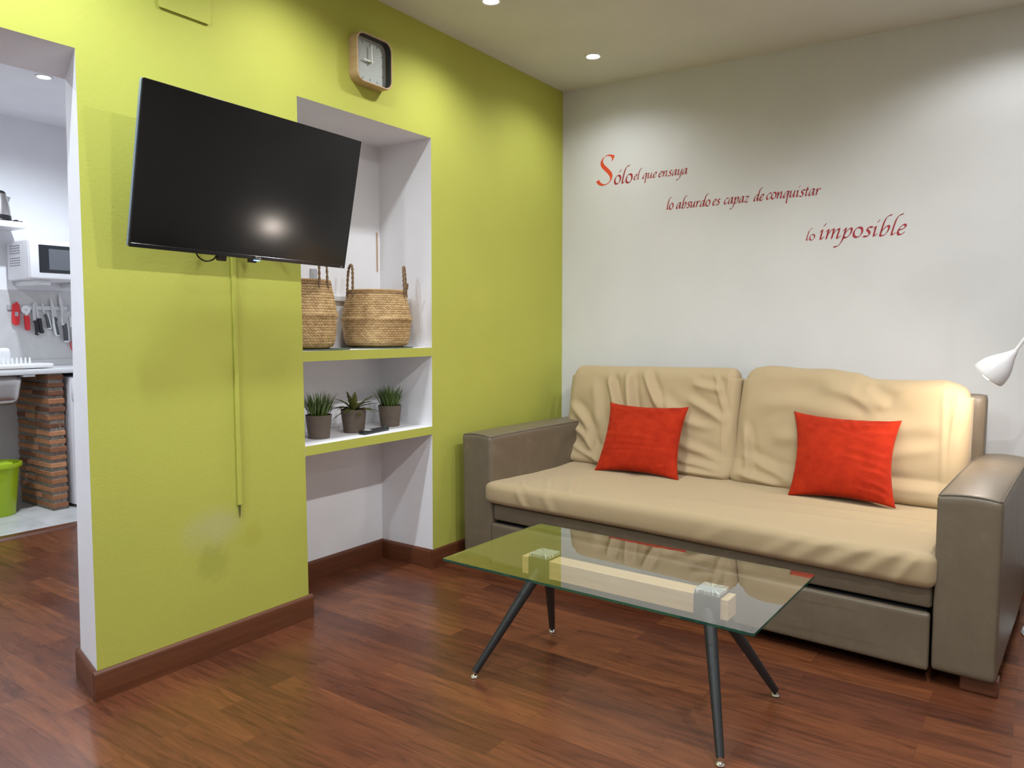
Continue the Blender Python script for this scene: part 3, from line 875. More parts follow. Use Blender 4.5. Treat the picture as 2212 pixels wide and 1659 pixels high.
# seat mattress with its loose cover
SL, SDp, SH = SW - 2 * AW + .02, .95, .112
def dseat(P, nr):
    Q = P.copy()
    u = P[:, 0]; v = P[:, 1]
    front = np.clip((-v - SDp / 2 + .10) / .10, 0, 1)           # 1 on the front face
    topw = np.clip(nr[:, 2], 0, 1)
    # left end bulges out past the arm, corners pulled round
    fy = np.clip((-.30 - v) / .12, 0, 1)
    Q[:, 0] += np.where(u < -SL / 2 + .12, -.030 * fy * np.clip((-SL / 2 + .12 - u) / .12, 0, 1) ** 2, 0)
    Q[:, 1] += front * (.020 * np.clip((-u - SL / 2 + .10) / .10, 0, 1) ** 2 + .012 * np.clip((u - SL / 2 + .08) / .08, 0, 1) ** 2)
    Q[:, 1] -= front * .006 * np.cos(P[:, 2] / SH * PI)
    # sag and gentle crown
    Q[:, 2] += topw * (.008 * np.cos(u / SL * PI) + .010 * vnoise(P * [1, 1, 0], 3.2) + .005 * vnoise(P * [1, 1, 0] + 7, 8))
    h = folds(u, v, [(-.80, -.20, -.62, -.46, .022, .010), (-.70, -.12, -.50, -.46, .020, .009), (-.88, -.32, -.76, -.46, .018, .008),
                     (-.55, .12, -.30, -.30, .03, .006), (.30, -.05, .95, .02, .03, .008), (.40, -.20, .94, -.10, .028, .007), (.2, .1, .7, .12, .03, .006),
                     (-.15, -.30, .40, -.22, .05, .004)])
    Q[:, 2] += topw * h
    hf = folds(u, P[:, 2] + (v + SDp / 2) * .5, [(-.80, .05, -.74, -.05, .018, .006), (-.64, .05, -.58, -.05, .022, .005), (.40, -.05, .56, .05, .022, .004), (.51, -.05, .66, .06, .026, .006), (.62, -.05, .80, .06, .022, .006),
                                  (.74, -.06, .88, .06, .020, .006), (.86, -.06, .94, .05, .016, .007), (.14, -.05, .28, .05, .024, .003)])
    fr = np.clip(-nr[:, 1], 0, 1)
    Q[:, 1] -= fr * hf
    Q[:, 1] -= fr * .006 * vnoise(P, 7)
    # the bottom hem dips towards the right
    bot = np.clip((-P[:, 2]) / (SH / 2), 0, 1) * front
    Q[:, 2] -= bot * (.018 * np.clip((u + .2) / 1.1, 0, 1)) - bot * .006
    return Q
softbox('seat_cushion', (SL, SDp, SH), .030, (300, 130, 24), COVER, sofa, dseat, (SW / 2, -.028 + SDp / 2, .346 + SH / 2))
# back cushions
def back_cushion(x0, x1, zl, zr, flist, seed, topcut=None, shear=0):
    Wd = x1 - x0; Hh = .565; D = .150
    def d(P, nr):
        u = P[:, 0]; v = P[:, 2]; Q = P.copy()
        un = u / Wd * 2; vn = v / Hh * 2
        fr = np.clip(-nr[:, 1], 0, 1)
        # top edge line
        tz = np.interp(u, [-Wd / 2, Wd / 2], [zl, zr])
        if topcut: tz = np.interp(u, *topcut)
        k = (v / Hh + .5)
        Q[:, 2] += k * tz
        # soft belly, thinner towards the top
        Q[:, 1] *= (1.10 - .34 * k)
        Q[:, 1] -= fr * .020 * (1 - un ** 2) * (1 - (vn * .9) ** 2)
        Q[:, 1] -= fr * (.012 * vnoise(P * [1, 0, 1] + seed, 5) + .012 * vnoise(P * [1, 0, 1] + seed + 5, 11))
        Q[:, 1] -= fr * folds(u, v, flist)
        # lower edge slumps forward on to the seat, side edges wander
        low = np.clip(.22 - k, 0, .22) / .22
        Q[:, 1] -= .034 * low * (.5 + fr)
        Q[:, 0] += .010 * vnoise(P + seed, 7) * np.abs(un) ** 4 - .016 * np.sign(un) * np.abs(un) ** 6 * (1 - low) * (k > .9) + .022 * np.sign(un) * np.abs(un) ** 6 * np.clip(.35 - k, 0, 1)
        Q[:, 2] += .010 * vnoise(P * [1, 0, 0] + seed, 8) * np.clip(vn, 0, 1) ** 3
        # lean back
        Q[:, 1] += k * .155
        Q[:, 0] += k * shear
        # stitched edge seam near the right end
        Q[:, 1] -= fr * .0035 * np.exp(-((u - (Wd / 2 - .045 - .025 * (1 - vn ** 2))) / .005) ** 2)
        return Q
    o = softbox('back_cushion', (Wd, D, Hh), .060, (210, 18, 110), COVER, sofa, d, ((x0 + x1) / 2, .815, .450 + Hh / 2))
    return o
back_cushion(.100, 1.148, -.012, .002,
    [(-.24, .22, -.15, .02, .020, .030), (-.12, .25, -.06, -.02, .022, .034), (-.02, .26, .10, .06, .020, .028), (.10, .12, .38, -.02, .026, .016, -.03),
     (.28, .20, .44, .17, .020, .014), (.26, .12, .46, .02, .022, .016), (-.48, .05, -.30, -.20, .026, .022, .03), (-.47, -.06, -.24, -.25, .020, .022, .02),
     (-.44, -.17, -.20, -.26, .016, .018), (.20, -.10, .46, -.18, .022, .012), (.22, -.19, .46, -.22, .018, .016), (.06, -.23, .46, -.25, .014, .014), (.40, .25, .46, .05, .014, .012), (-.34, .20, -.28, -.05, .03, .012)],
    2.3, shear=-.045)
back_cushion(1.118, SW - AW - .012, .012, -.012,
    [(-.40, .10, .05, .16, .04, .014), (-.10, .20, .14, .14, .035, .026, .02), (.08, .23, .18, .15, .028, .020), (-.20, .10, .30, .07, .04, .014), (-.46, .0, -.40, -.24, .02, .016),
     (-.44, -.14, -.20, -.22, .02, .014), (-.45, -.22, -.25, -.26, .016, .014), (.08, -.08, .40, -.02, .03, .010), (.05, -.20, .42, -.20, .022, .012), (.405, .22, .43, -.22, .010, .006), (-.30, -.05, -.05, -.02, .03, .010)],
    9.1, topcut=([-.50, -.40, -.10, .03, .10, .16, .40, .47], [.006, .020, .010, .002, -.026, -.028, -.022, -.040]))
# ------------------------------------------------------------------ velvet throw pillows
def throw_pillow(label, corners, thick, seed, wr):
    """corners: bottom-left, bottom-right, top-right, top-left (world)"""
    BL, BR, TR, TL = [np.array(c, float) for c in corners]
    n = 72
    ctr = (BL + BR + TR + TL) / 4
    ex = (BR - BL + TR - TL); ex /= np.linalg.norm(ex)
    ez = (TL - BL + TR - BR); ez /= np.linalg.norm(ez)
    ny = np.cross(ez, ex); ny /= np.linalg.norm(ny)      # faces the room (-y)
    if ny[1] > 0: ny = -ny
    u, v = np.meshgrid(np.linspace(-1, 1, n + 1), np.linspace(-1, 1, n + 1), indexing='ij')
    u = u.ravel(); v = v.ravel()
    def base(u, v):
        a = (1 - u) / 2; b = (1 + u) / 2; c = (1 - v) / 2; d = (1 + v) / 2
        return (np.outer(a * c, BL) + np.outer(b * c, BR) + np.outer(b * d, TR) + np.outer(a * d, TL))
    # edges drawn in between the corners
    pin = .125
    uu = u * (1 - pin * (1 - v ** 2) ** 1.0 * np.abs(u) ** 2.0)
    vv = v * (1 - pin * 1.0 * (1 - u ** 2) * np.abs(v) ** 2.0)
    B = base(uu, vv)
    prof = ((1 - u ** 2) * (1 - v ** 2)) ** .42
    ear = 1 - .5 * (np.abs(u * v)) ** 3
    # gather lines running in from the edges
    P3 = np.stack([u * .2, v * .2, np.zeros_like(u)], 1)
    pleat = (.10 * vnoise(P3 + seed, 14) + .06 * vnoise(P3 * [2.2, .8, 1] + seed, 16)) * prof
    eg = np.maximum(np.abs(u), np.abs(v)) ** 3
    radial = np.sin((np.arctan2(v, u) * 26) + 6 * vnoise(P3 + seed, 9)) * eg * .05 * prof ** .5
    h = prof * ear + pleat * .6 + radial * .55 + .55 * folds(u, v, wr) * prof ** .5
    front = B + np.outer(h * thick / 2, ny)
    back = B - np.outer((prof * ear + pleat * .6) * thick / 2, ny)
    V = []; idf = {}; idb = {}
    for i in range(n + 1):
        for j in range(n + 1):
            k = i * (n + 1) + j
            edge = i in (0, n) or j in (0, n)
            if edge:
                idf[k] = idb[k] = len(V); V.append(B[k])
            else:
                idf[k] = len(V); V.append(front[k]); idb[k] = len(V); V.append(back[k])
    F = []
    for i in range(n):
        for j in range(n):
            a, b, c, d = i * (n + 1) + j, (i + 1) * (n + 1) + j, (i + 1) * (n + 1) + j + 1, i * (n + 1) + j + 1
            F.append((idf[a], idf[b], idf[c], idf[d])); F.append((idb[a], idb[d], idb[c], idb[b]))
    V = np.array(V)
    t = thing('throw_pillow', label, 'pillow', tuple((BL + BR) / 2), 0, 'red velvet throw pillows on the sofa')
    me = bpy.data.meshes.new('pillow_cover'); me.from_pydata((V - (BL + BR) / 2).tolist(), [], F); me.update()
    link('pillow_cover', me, RED, t, 180)
    return t
throw_pillow('red velvet throw pillow leaning on the left back cushion', [(.560, -.580, .462), (1.046, -.590, .464), (.999, -.350, .814), (.524, -.335, .812)], .13, 1.7,
    [(-.9, .85, -.2, .62, .05, .10), (.1, .92, .25, .6, .05, .12), (.3, .9, .7, .55, .05, .12), (.55, .8, .85, .6, .04, .10), (-.8, -.05, .5, -.08, .05, .07), (-.9, -.25, .6, -.24, .05, .06), (-.7, -.42, .7, -.38, .045, .07),
     (-.85, -.58, .1, -.52, .04, .06), (-.95, .25, -.4, .35, .06, .07), (-.2, .5, .6, .15, .07, .06), (-.9, -.9, -.4, -.6, .05, .08), (.5, -.85, .9, -.7, .04, .10)])
throw_pillow('larger red velvet throw pillow leaning on the right back cushion', [(1.580, -.605, .460), (2.030, -.630, .468), (2.010, -.392, .816), (1.536, -.362, .826)], .135, 5.2,
    [(-.1, .9, .1, .55, .05, .10), (.15, .92, .25, .6, .05, .11), (.35, .7, .95, .85, .05, .14), (.3, .45, .95, .62, .05, .14), (-.2, .5, .6, .3, .06, .07), (.1, .1, .9, .0, .05, .07), (.1, -.1, .9, -.25, .045, .06), (.4, -.35, .95, -.4, .04, .06),
     (.5, -.6, .95, -.7, .05, .10), (.3, -.8, .9, -.85, .04, .08), (-.9, .6, -.4, .45, .06, .06)])

# ------------------------------------------------------------------ floor lamp (uplighter bowl and reading arm)
LX, LY = 2.622, -.505
fl = thing('floor_lamp', 'white floor lamp with uplighter bowl and lit reading arm behind the right sofa arm', 'floor lamp', (LX, LY, 0))
bm = NB(); lathe(bm, [(0, 0), (.138, 0), (.140, .006), (.134, .018), (.11, .027), (.05, .034), (.018, .037), (0, .037)], 56); obj('base', bm, LAMPW, fl)
bm = NB(); tube(bm, [(0, 0, .034), (0, 0, 1.64)], .011, 20); obj('pole', bm, LAMPW, fl)
bm = NB()
lathe(bm, [(.0, 1.628), (.030, 1.630), (.085, 1.655), (.125, 1.70), (.142, 1.755), (.145, 1.775), (.142, 1.775), (.138, 1.755), (.121, 1.703), (.083, 1.660), (.03, 1.636), (0, 1.634)], 56)
obj('uplighter_bowl', bm, mat('opal_bowl', (.80, .77, .74), .35, Transmission_Weight=.25), fl)
bm = NB(); lathe(bm, [(0, 1.66), (.02, 1.665), (.032, 1.69), (.03, 1.715), (.015, 1.735), (0, 1.738)], 24); obj('bulb', bm, mat('unlit_bulb', (.8, .78, .74), .3), fl)
# reading arm: neck from the pole down to the shade
apex = Vector((2.419 - LX, -.560 - LY, 1.134)); mouth = Vector((2.333 - LX, -.545 - LY, 1.037))
bm = NB(); ax_ = (apex - mouth).normalized()
tube(bm, catmull([tuple(apex + ax_ * .0), tuple(apex + Vector((.036, 0, .062))), tuple(apex + Vector((.100, -.01, .165))), (-.06, .02, 1.395), (-.005, 0, 1.42)], 8), .0065, 12)
bm2 = bm; obj('reading_arm', bm2, LAMPW, fl)
bm = NB(); lathe(bm, [(0, -.02), (.018, -.02), (.018, .02), (0, .02)], 20, (0, 0, 1.42)); obj('collar', bm, LAMPW, fl)
M = Matrix.Translation(mouth) @ ax_.to_track_quat('Z', 'Y').to_matrix().to_4x4()
LEN = (apex - mouth).length
bm = NB()
KS = 1.17
lathe(bm, [(r_ * KS, z_) for r_, z_ in [(.0535, -.001), (.0545, .002), (.0545, .010), (.053, .022), (.048, .045), (.038, .070), (.026, .092), (.018, .108), (.0105, LEN - .004), (.0085, LEN + .004), (0, LEN + .005), (0, .10), (.015, .098), (.034, .070), (.045, .045), (.0505, .022), (.052, .004), (.0535, -.001)]], 48, M=M)
sh = obj('reading_shade', bm, LAMPW, fl, 40)
bm = NB(); lathe(bm, [(0, -.014), (.016, -.012), (.030, -.002), (.034, .014), (.024, .04), (.012, .07), (0, .072)], 24, M=M); obj('bulb', bm, WBULB, sh)
for k, (a, b) in enumerate(((.062, .3), (.062, .0), (.062, -.3))):
    pass
l = bpy.data.lights.new('reading_light', 'SPOT'); l.energy = E_READ; l.color = WARM; l.shadow_soft_size = .025; l.spot_size = R(125); l.spot_blend = .7
o = bpy.data.objects.new('reading_light', l); COL.objects.link(o)
pos = Vector((LX, LY, 0)) + mouth - ax_ * .022
o.location = pos; o.rotation_euler = ax_.to_track_quat('Z', 'Y').to_euler()
# dark ventilation holes on the shade
bm = NB()
for t in (-.5, -.25, 0, .25, .5):
    p = M @ Vector((0, 0, 0))
    side = (M.to_3x3() @ Vector((math.sin(t + 2.2) * .046, math.cos(t + 2.2) * .046, 0)))

# ------------------------------------------------------------------ niche: place mats, baskets, pots, remote
ZS1, ZS2 = 1.131, .733
for x, y, lb in ((-.180, -1.872, 'dark green round place mat under the left basket'), (-.183, -1.452, 'dark green round place mat under the right basket')):
    bm = NB(); lathe(bm, [(0, .0003), (.176, .0003), (.177, .0025), (.176, .0045), (0, .0045)], 64)
    o = tag(obj('place_mat', bm, PLACEMAT), lb, 'place mat', 'round place mats on the upper niche shelf'); o.location = (x, y, ZS1)
bpy.data.objects['place_mat'].location.z = ZS1
SEAGRASS = mat('seagrass', (.55, .36, .16), .65)
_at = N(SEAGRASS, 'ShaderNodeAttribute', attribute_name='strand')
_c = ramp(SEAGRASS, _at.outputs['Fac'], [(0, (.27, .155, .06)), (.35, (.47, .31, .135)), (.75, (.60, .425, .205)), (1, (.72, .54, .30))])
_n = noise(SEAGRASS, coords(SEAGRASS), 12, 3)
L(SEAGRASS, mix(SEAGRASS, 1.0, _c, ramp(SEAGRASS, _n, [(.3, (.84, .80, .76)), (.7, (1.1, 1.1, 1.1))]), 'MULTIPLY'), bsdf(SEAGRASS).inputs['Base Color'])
ROPE = mat('twisted_rope', (.235, .155, .085), .8)
def rope(bm, pts, rad=.0052):
    pts = catmull(pts, 14)
    for ph in (0, PI):
        q = []
        for i, p in enumerate(pts):
            a = ph + i * .55
            t = Vector(pts[min(i + 1, len(pts) - 1)]) - Vector(pts[max(i - 1, 0)])
            t.normalize(); s = t.orthogonal() if abs(t.z) > .99 else t.cross(Vector((0, 0, 1))); s = Vector(s).normalized(); b = t.cross(s)
            q.append(Vector(p) + (s * math.cos(a) + b * math.sin(a)) * rad * .62)
        tube(bm, q, rad * .72, 7)
def basket(label, loc, rotz, hand, hs=1.0, vs=1.0):
    t = thing('woven_basket', label, 'basket', loc, rotz, 'seagrass belly baskets on the upper niche shelf')
    prof = [(.0, .0), (.118, .001), (.142, .008), (.152, .022), (.159, .05), (.163, .09), (.166, .122), (.170, .130), (.174, .137), (.171, .143), (.166, .150), (.160, .185), (.152, .22), (.143, .252), (.1365, .272)]
    t.scale = (hs, hs, vs)
    # resample by length
    pl = np.array(prof); s = np.r_[0, np.cumsum(np.linalg.norm(np.diff(pl, axis=0), axis=1))]
    ns, na = 168, 480
    ss = np.linspace(.03, s[-1], ns)
    rr = np.interp(ss, s, pl[:, 0]); zz = np.interp(ss, s, pl[:, 1])
    V = []; strand = []
    cols = 58; rowh = .0112
    rg = np.random.RandomState(int(abs(loc[1]) * 100))
    tone = rg.rand(200, 200)
    for i in range(ns):
        row = ss[i] / rowh; ri = int(row); fr = row - ri
        for k in range(na):
            a = 2 * PI * k / na
            c = a / (2 * PI) * cols
            # zig-zag twill: strands lean one way in even rows, the other way in odd rows
            lean = (fr - .5) * (.9 if ri % 2 else -.9)
            cc = c + lean + (ri % 2) * .5
            ci = int(math.floor(cc)); fc = cc - ci
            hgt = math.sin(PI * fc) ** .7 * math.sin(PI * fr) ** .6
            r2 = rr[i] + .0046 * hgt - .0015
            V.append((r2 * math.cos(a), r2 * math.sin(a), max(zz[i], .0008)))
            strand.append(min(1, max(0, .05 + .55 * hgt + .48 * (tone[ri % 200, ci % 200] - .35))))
    F = []
    for i in range(ns - 1):
        for k in range(na):
            F.append((i * na + k, i * na + (k + 1) % na, (i + 1) * na + (k + 1) % na, (i + 1) * na + k))
    # inner wall and floor
    n0 = len(V)
    inn = [(.1325, .272), (.139, .25), (.155, .185), (.165, .137), (.156, .05), (.14, .012), (.10, .006)]
    for r, z in inn:
        for k in range(48):
            a = 2 * PI * k / 48; V.append((r * math.cos(a), r * math.sin(a), z)); strand.append(.35)
    for i in range(len(inn) - 1):
        for k in range(48):
            F.append((n0 + i * 48 + k, n0 + (i + 1) * 48 + k, n0 + (i + 1) * 48 + (k + 1) % 48, n0 + i * 48 + (k + 1) % 48))
    F.append(tuple(n0 + (len(inn) - 1) * 48 + k for k in range(48)))
    F.append(tuple(range(na))[::-1])
    me = bpy.data.meshes.new('basket_body'); me.from_pydata(V, [], F); me.update()
    at = me.attributes.new('strand', 'FLOAT', 'POINT'); at.data.foreach_set('value', strand)
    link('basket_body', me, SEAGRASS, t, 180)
    # plaited rim
    bm = NB()
    for ph in (0, PI * .66, PI * 1.33):
        q = []
        for k in range(361):
            a = 2 * PI * k / 360; b = ph + a * 34
            q.append(((.1355 + .0038 * math.cos(b)) * math.cos(a), (.1355 + .0038 * math.cos(b)) * math.sin(a), .272 + .0040 * math.sin(b)))
        tube(bm, q, .0030, 6, cap=False)
    rm = obj('plaited_rim', bm, mat('rim_seagrass', (.46, .29, .125), .7), t)
    bm = NB()
    for k in range(120):
        a = 2 * PI * k / 120
        tube(bm, [(.1425 * math.cos(a), .1425 * math.sin(a), .258), (.1415 * math.cos(a + .04), .1415 * math.sin(a + .04), .2635)], .0016, 5)
    o = obj('stitching', bm, mat('dark_stitch', (.17, .095, .045), .8), rm)
    for ang, hh, tail in hand:
        a = R(ang); rad = Vector((math.cos(a), math.sin(a), 0)); tan = Vector((-math.sin(a), math.cos(a), 0))
        bm = NB()
        w_ = .030
        P_ = [rad * .143 + tan * w_ + Vector((0, 0, .245)), rad * .142 + tan * (w_ - .002) + Vector((0, 0, .275)), rad * .140 + tan * (w_ - .004) + Vector((0, 0, .33)),
              rad * .137 + tan * (w_ - .012) + Vector((0, 0, .265 + hh * .92)), rad * .136 + Vector((0, 0, .27 + hh)),
              rad * .137 - tan * (w_ - .012) + Vector((0, 0, .265 + hh * .92)), rad * .140 - tan * (w_ - .004) + Vector((0, 0, .33)), rad * .142 - tan * (w_ - .002) + Vector((0, 0, .275)), rad * .143 - tan * w_ + Vector((0, 0, .245))]
        rope(bm, [tuple(p) for p in P_])
        if tail:
            b0 = rad * .145 - tan * w_ + Vector((0, 0, .262))
            rope(bm, [tuple(b0), tuple(b0 + rad * .012 - tan * .008 + Vector((0, 0, .02))), tuple(b0 + rad * .018 - tan * .02 + Vector((0, 0, .045)))], .0038)
        o = obj('rope_handle', bm, ROPE, t); o['label'] = 'brown twisted rope handle'
    return t
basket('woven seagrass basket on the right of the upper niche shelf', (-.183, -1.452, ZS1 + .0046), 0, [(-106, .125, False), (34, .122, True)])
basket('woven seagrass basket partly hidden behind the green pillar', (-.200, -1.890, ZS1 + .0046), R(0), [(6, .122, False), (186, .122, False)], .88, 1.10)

def pot_mesh(bm, s=1):
    lathe(bm, [(0, 0), (.0445 * s, 0), (.047 * s, .002), (.0585 * s, .104 * s), (.0585 * s, .106 * s), (.0545 * s, .106 * s), (.0535 * s, .095 * s), (0, .094 * s)], 48)
def plant_pot(label, loc, kind, seed, s=1.0):
    t = thing('potted_plant', label, 'potted plant', loc, 0, 'potted plants on the lower niche shelf')
    bm = NB(); pot_mesh(bm, s); obj('pot', bm, POT, t)
    bm = NB(); lathe(bm, [(0, .0955 * s), (.03 * s, .0975 * s), (.053 * s, .0955 * s)], 24); obj('soil', bm, SOIL, t)
    rg = random.Random(seed); bm = NB()
    def blade(base, ang, out, h, wd, curl, segs=6, wav=0, ph=0):
        d = Vector((math.cos(ang), math.sin(ang), 0)); sd = Vector((-math.sin(ang), math.cos(ang), 0))
        prev = None
        for i in range(segs + 1):
            t_ = i / segs
            p = base + d * (out * (t_ ** 1.3)) + Vector((0, 0, h * (t_ - curl * t_ * t_)))
            w2 = wd * (math.sin(PI * min(1, t_ * .82 + .18)) ** .8) * (1 + wav * math.sin(t_ * 28 + ph))
            if i == segs: w2 = .0002
            lift = Vector((0, 0, w2 * .35))
            a = bm.verts.new(p - sd * w2 + lift); m_ = bm.verts.new(p); b = bm.verts.new(p + sd * w2 + lift)
            if prev:
                bm.faces.new((prev[0], prev[1], m_, a)); bm.faces.new((prev[1], prev[2], b, m_))
            prev = (a, m_, b)
    if kind == 'grass':
        for k in range(190):
            a = rg.uniform(0, 2 * PI); r0 = .047 * s * math.sqrt(rg.random())
            base = Vector((r0 * math.cos(a), r0 * math.sin(a), .094 * s))
            a2 = a + rg.uniform(-.5, .5)
            blade(base, a2, rg.uniform(.006, .022) + r0 * rg.uniform(.45, 1.05), rg.uniform(.072, .132) * (1.0 - .12 * r0 / .047), rg.uniform(.0018, .0034), rg.uniform(0, .15))
        obj('foliage', bm, GRASS, t, 180)
    else:
        for a, out, h, cu in ((-.4, .075, .012, 2.4), (.5, .095, .070, .5), (1.1, .082, .085, .2), (1.9, .06, .06, .5), (2.7, .07, .06, .7), (3.5, .095, .055, .9), (-1.75, .080, .088, .3), (-2.3, .088, .022, 3.4), (-2.0, .06, .06, .9), (-1.2, .075, .05, 1.1),
                              (-.9, .05, .05, 1.2), (.1, .10, .055, 1.05), (.9, .105, .05, 1.3), (-2.7, .095, .05, 1.0), (1.5, .10, .08, .6), (-1.5, .03, .095, .05), (-.6, .025, .09, .05), (2.2, .03, .085, .05), (-1.0, .045, .085, .2)):
            blade(Vector((.008 * math.cos(a), .008 * math.sin(a), .096 * s)), a, out * 1.25, h * 1.10, .0135, cu, 18, .20, a * 3)
        obj('foliage', bm, LEAF, t, 180)
    return t
plant_pot('tufty green grass plant in a grey brown pot at the left end of the shelf', (-.148, -1.857, ZS2), 'grass', 4, 1.0)
plant_pot('spiky leafed plant in the middle grey brown pot behind the remote', (-.166, -1.630, ZS2), 'fern', 5, 1.04)
plant_pot('green grass plant in the grey brown pot furthest right on the shelf', (-.186, -1.366, ZS2), 'grass', 8, 1.0)

rem = thing('remote_control', 'black television remote lying on the lower niche shelf', 'remote', (-.076, -1.585, ZS2), math.atan2(.21, -.030))
bm = NB(); bx(bm, (-.094, -.021, .0004), (.094, .021, .017), .006, 3); obj('remote_body', bm, BLACKP, rem)
bm = NB(); bx(bm, (-.062, -.016, .0168), (-.036, .016, .0180), .0005, 1); o = obj('label_sticker', bm, PLAIN_WHITE, rem); o['label'] = 'white worn patch near one end'
for k in range(5):
    for q in range(3):
        bm = NB(); bx(bm, (-.022 + k * .018, -.014 + q * .011, .0168), (-.012 + k * .018, -.008 + q * .011, .0188), .0008, 1)
        obj('button', bm, GREYP, rem)
bm = NB(); bx(bm, (.078, -.006, .0168), (.086, .004, .0186), .0008, 1); o = obj('power_button', bm, mat('teal_button', (.05, .35, .40), .4), rem); o['label'] = 'small teal button'

bm = NB(); bx(bm, (-.3595, -1.2745, 1.524), (-.352, -1.269, 1.727), .001, 1)
tag(obj('wooden_strip', bm, TAN), 'thin tan wooden strip upright in the inner corner of the niche', 'wooden strip')
bm = NB(); bx(bm, (-.3595, -1.600, 1.362), (-.345, -1.262, 1.388), .002, 1)
tag(obj('cable_trunking', bm, PLAIN_WHITE), 'white cable trunking on the niche back wall behind the right basket', 'cable trunking')
sk = thing('wall_socket', 'grey wall socket plate on the niche back wall behind the left basket', 'socket', (-.3595, -1.695, 1.472))
bm = NB(); bx(bm, (0, -.020, -.040), (.010, .020, .040), .002, 1); obj('plate', bm, PLATE, sk)
bm = NB(); bx(bm, (.0095, -.012, -.020), (.013, .012, .020), .001, 1); obj('rocker', bm, PLATE, sk)

# ------------------------------------------------------------------ kitchen seen through the opening
KX = -3.40
wt = thing('worktop', 'white kitchen worktop on the brick pier', 'worktop', (KX, -2.6, .930))
bm = NB(); bx(bm, (.009, -1.2, 0), (.532, 1.64, .032), .004, 2); obj('slab', bm, mat('worktop_white', (.74, .74, .74), .3), wt)
sn = thing('kitchen_sink', 'stainless steel sink bowl hanging under the worktop', 'sink', (KX, -2.35, .92))
def dsk(P, nr):
    Q = P.copy(); z = P[:, 2] / .20
    k = 1 + .10 * z
    Q[:, 0] *= k; Q[:, 1] *= k; return Q
softbox('bowl', (.40, .62, .195), .05, (16, 24, 12), STEEL, sn, dsk, (.29, .085, -.088))
bm = NB(); bx(bm, (.40, .38, -.004), (.53, .45, .0095), .001, 1); obj('mounting_clip', bm, PLATE, sn)
bm = NB(); bx(bm, (.05, -.25, .0435), (.50, .42, .046), .001, 1)
obj('sink_rim', bm, STEEL, sn)

# brick pier: every brick moulded on one mesh, mortar set back
BRICK = mat('old_brick', (.40, .16, .075), .85)
_v = coords(BRICK)
_at = N(BRICK, 'ShaderNodeAttribute', attribute_name='tone')
L(BRICK, mix(BRICK, 1.0, ramp(BRICK, _at.outputs['Fac'], [(0, (.20, .085, .045)), (.5, (.42, .185, .085)), (1, (.56, .27, .13))]),
             ramp(BRICK, noise(BRICK, _v, 30, 4, .7), [(.3, (.78, .76, .74)), (.7, (1.15, 1.12, 1.1))]), 'MULTIPLY'), bsdf(BRICK).inputs['Base Color'])
MORTAR = mat('grey_mortar', (.235, .21, .175), .95)
L(MORTAR, ramp(MORTAR, noise(MORTAR, coords(MORTAR), 40, 4, .7), [(.3, (.17, .15, .125)), (.7, (.30, .27, .225))]), bsdf(MORTAR).inputs['Base Color'])
bp = thing('brick_pier', 'rough red brick pier holding up the kitchen worktop', 'brick pier', (-2.90, -1.765, 0))
rg = random.Random(12)
V = []; F = []; tone = []
bm = NB()
lay = bm.verts.layers.float.new('tone')
nrow = 17; ph_ = .925 / nrow
for i in range(nrow):
    z0 = i * ph_
    x = rg.uniform(-.01, .004)
    off = rg.choice((.0, .07))
    xs = [-.49]
    while xs[-1] < -.16: xs.append(xs[-1] + rg.uniform(.10, .17))
    xs[-1] = 0
    xs = sorted(set([round(q, 3) for q in xs if q <= 0]))
    if len(xs) > 2 and xs[-1] - xs[-2] < .05: xs.pop(-2)
    for a, b in zip(xs, xs[1:]):
        g = rg.uniform(.004, .009)
        jx = rg.uniform(-.006, .006) if b == 0 else 0
        vs = bx(bm, (a + g / 2, -.052 + rg.uniform(-.004, .004), z0 + rg.uniform(.015, .021)), (b - g / 2 * (b != 0) + jx, .052 + rg.uniform(-.003, .003), z0 + ph_ - rg.uniform(.003, .006)), .004, 1)
        tn = rg.random()
        for v in vs:
            v[lay] = tn; v.co += Vector((rg.uniform(-.0015, .0015), rg.uniform(-.0015, .0015), rg.uniform(-.002, .002)))
obj('bricks', bm, BRICK, bp, 30)
bm = NB()
bx(bm, (-.49, -.045, 0), (-.008, .045, .928)); bmesh.ops.subdivide_edges(bm, edges=bm.edges, cuts=12, use_grid_fill=True)
for v in bm.verts:
    if 0 < v.co.z < .92: v.co += Vector((rg.uniform(-.003, .003), rg.uniform(-.003, .003), 0))
obj('mortar', bm, MORTAR, bp, 0)

ws = thing('washing_machine', 'white washing machine right of the brick pier', 'washing machine', (-3.14, -1.385, 0))
bm = NB(); bx(bm, (-.24, -.298, .02), (.258, .298, .90), .012, 3); bd = obj('cabinet', bm, mat('appliance_white', (.74, .74, .76), .3), ws)
bm = NB(); bx(bm, (.25, -.29, .745), (.268, .29, .885), .006, 2); obj('control_panel', bm, PLAIN_WHITE, ws)
bm = NB(); bx(bm, (.25, -.29, .03), (.262, .29, .145), .004, 2); obj('kick_plate', bm, PLAIN_WHITE, ws)
bm = NB(); lathe(bm, [(.10, 0), (.17, 0), (.175, .012), (.16, .024), (.11, .026), (.10, .0)], 40, M=Matrix.Translation((.257, 0, .46)) @ Matrix.Rotation(PI / 2, 4, 'Y')); obj('door', bm, PLATE, ws)
for a in (-1, 1):
    for b in (-1, 1):
        bm = NB(); lathe(bm, [(0, 0), (.02, 0), (.02, .022), (0, .022)], 16, (a * .2 + .01, b * .25, 0)); obj('foot', bm, BLACKP, ws)

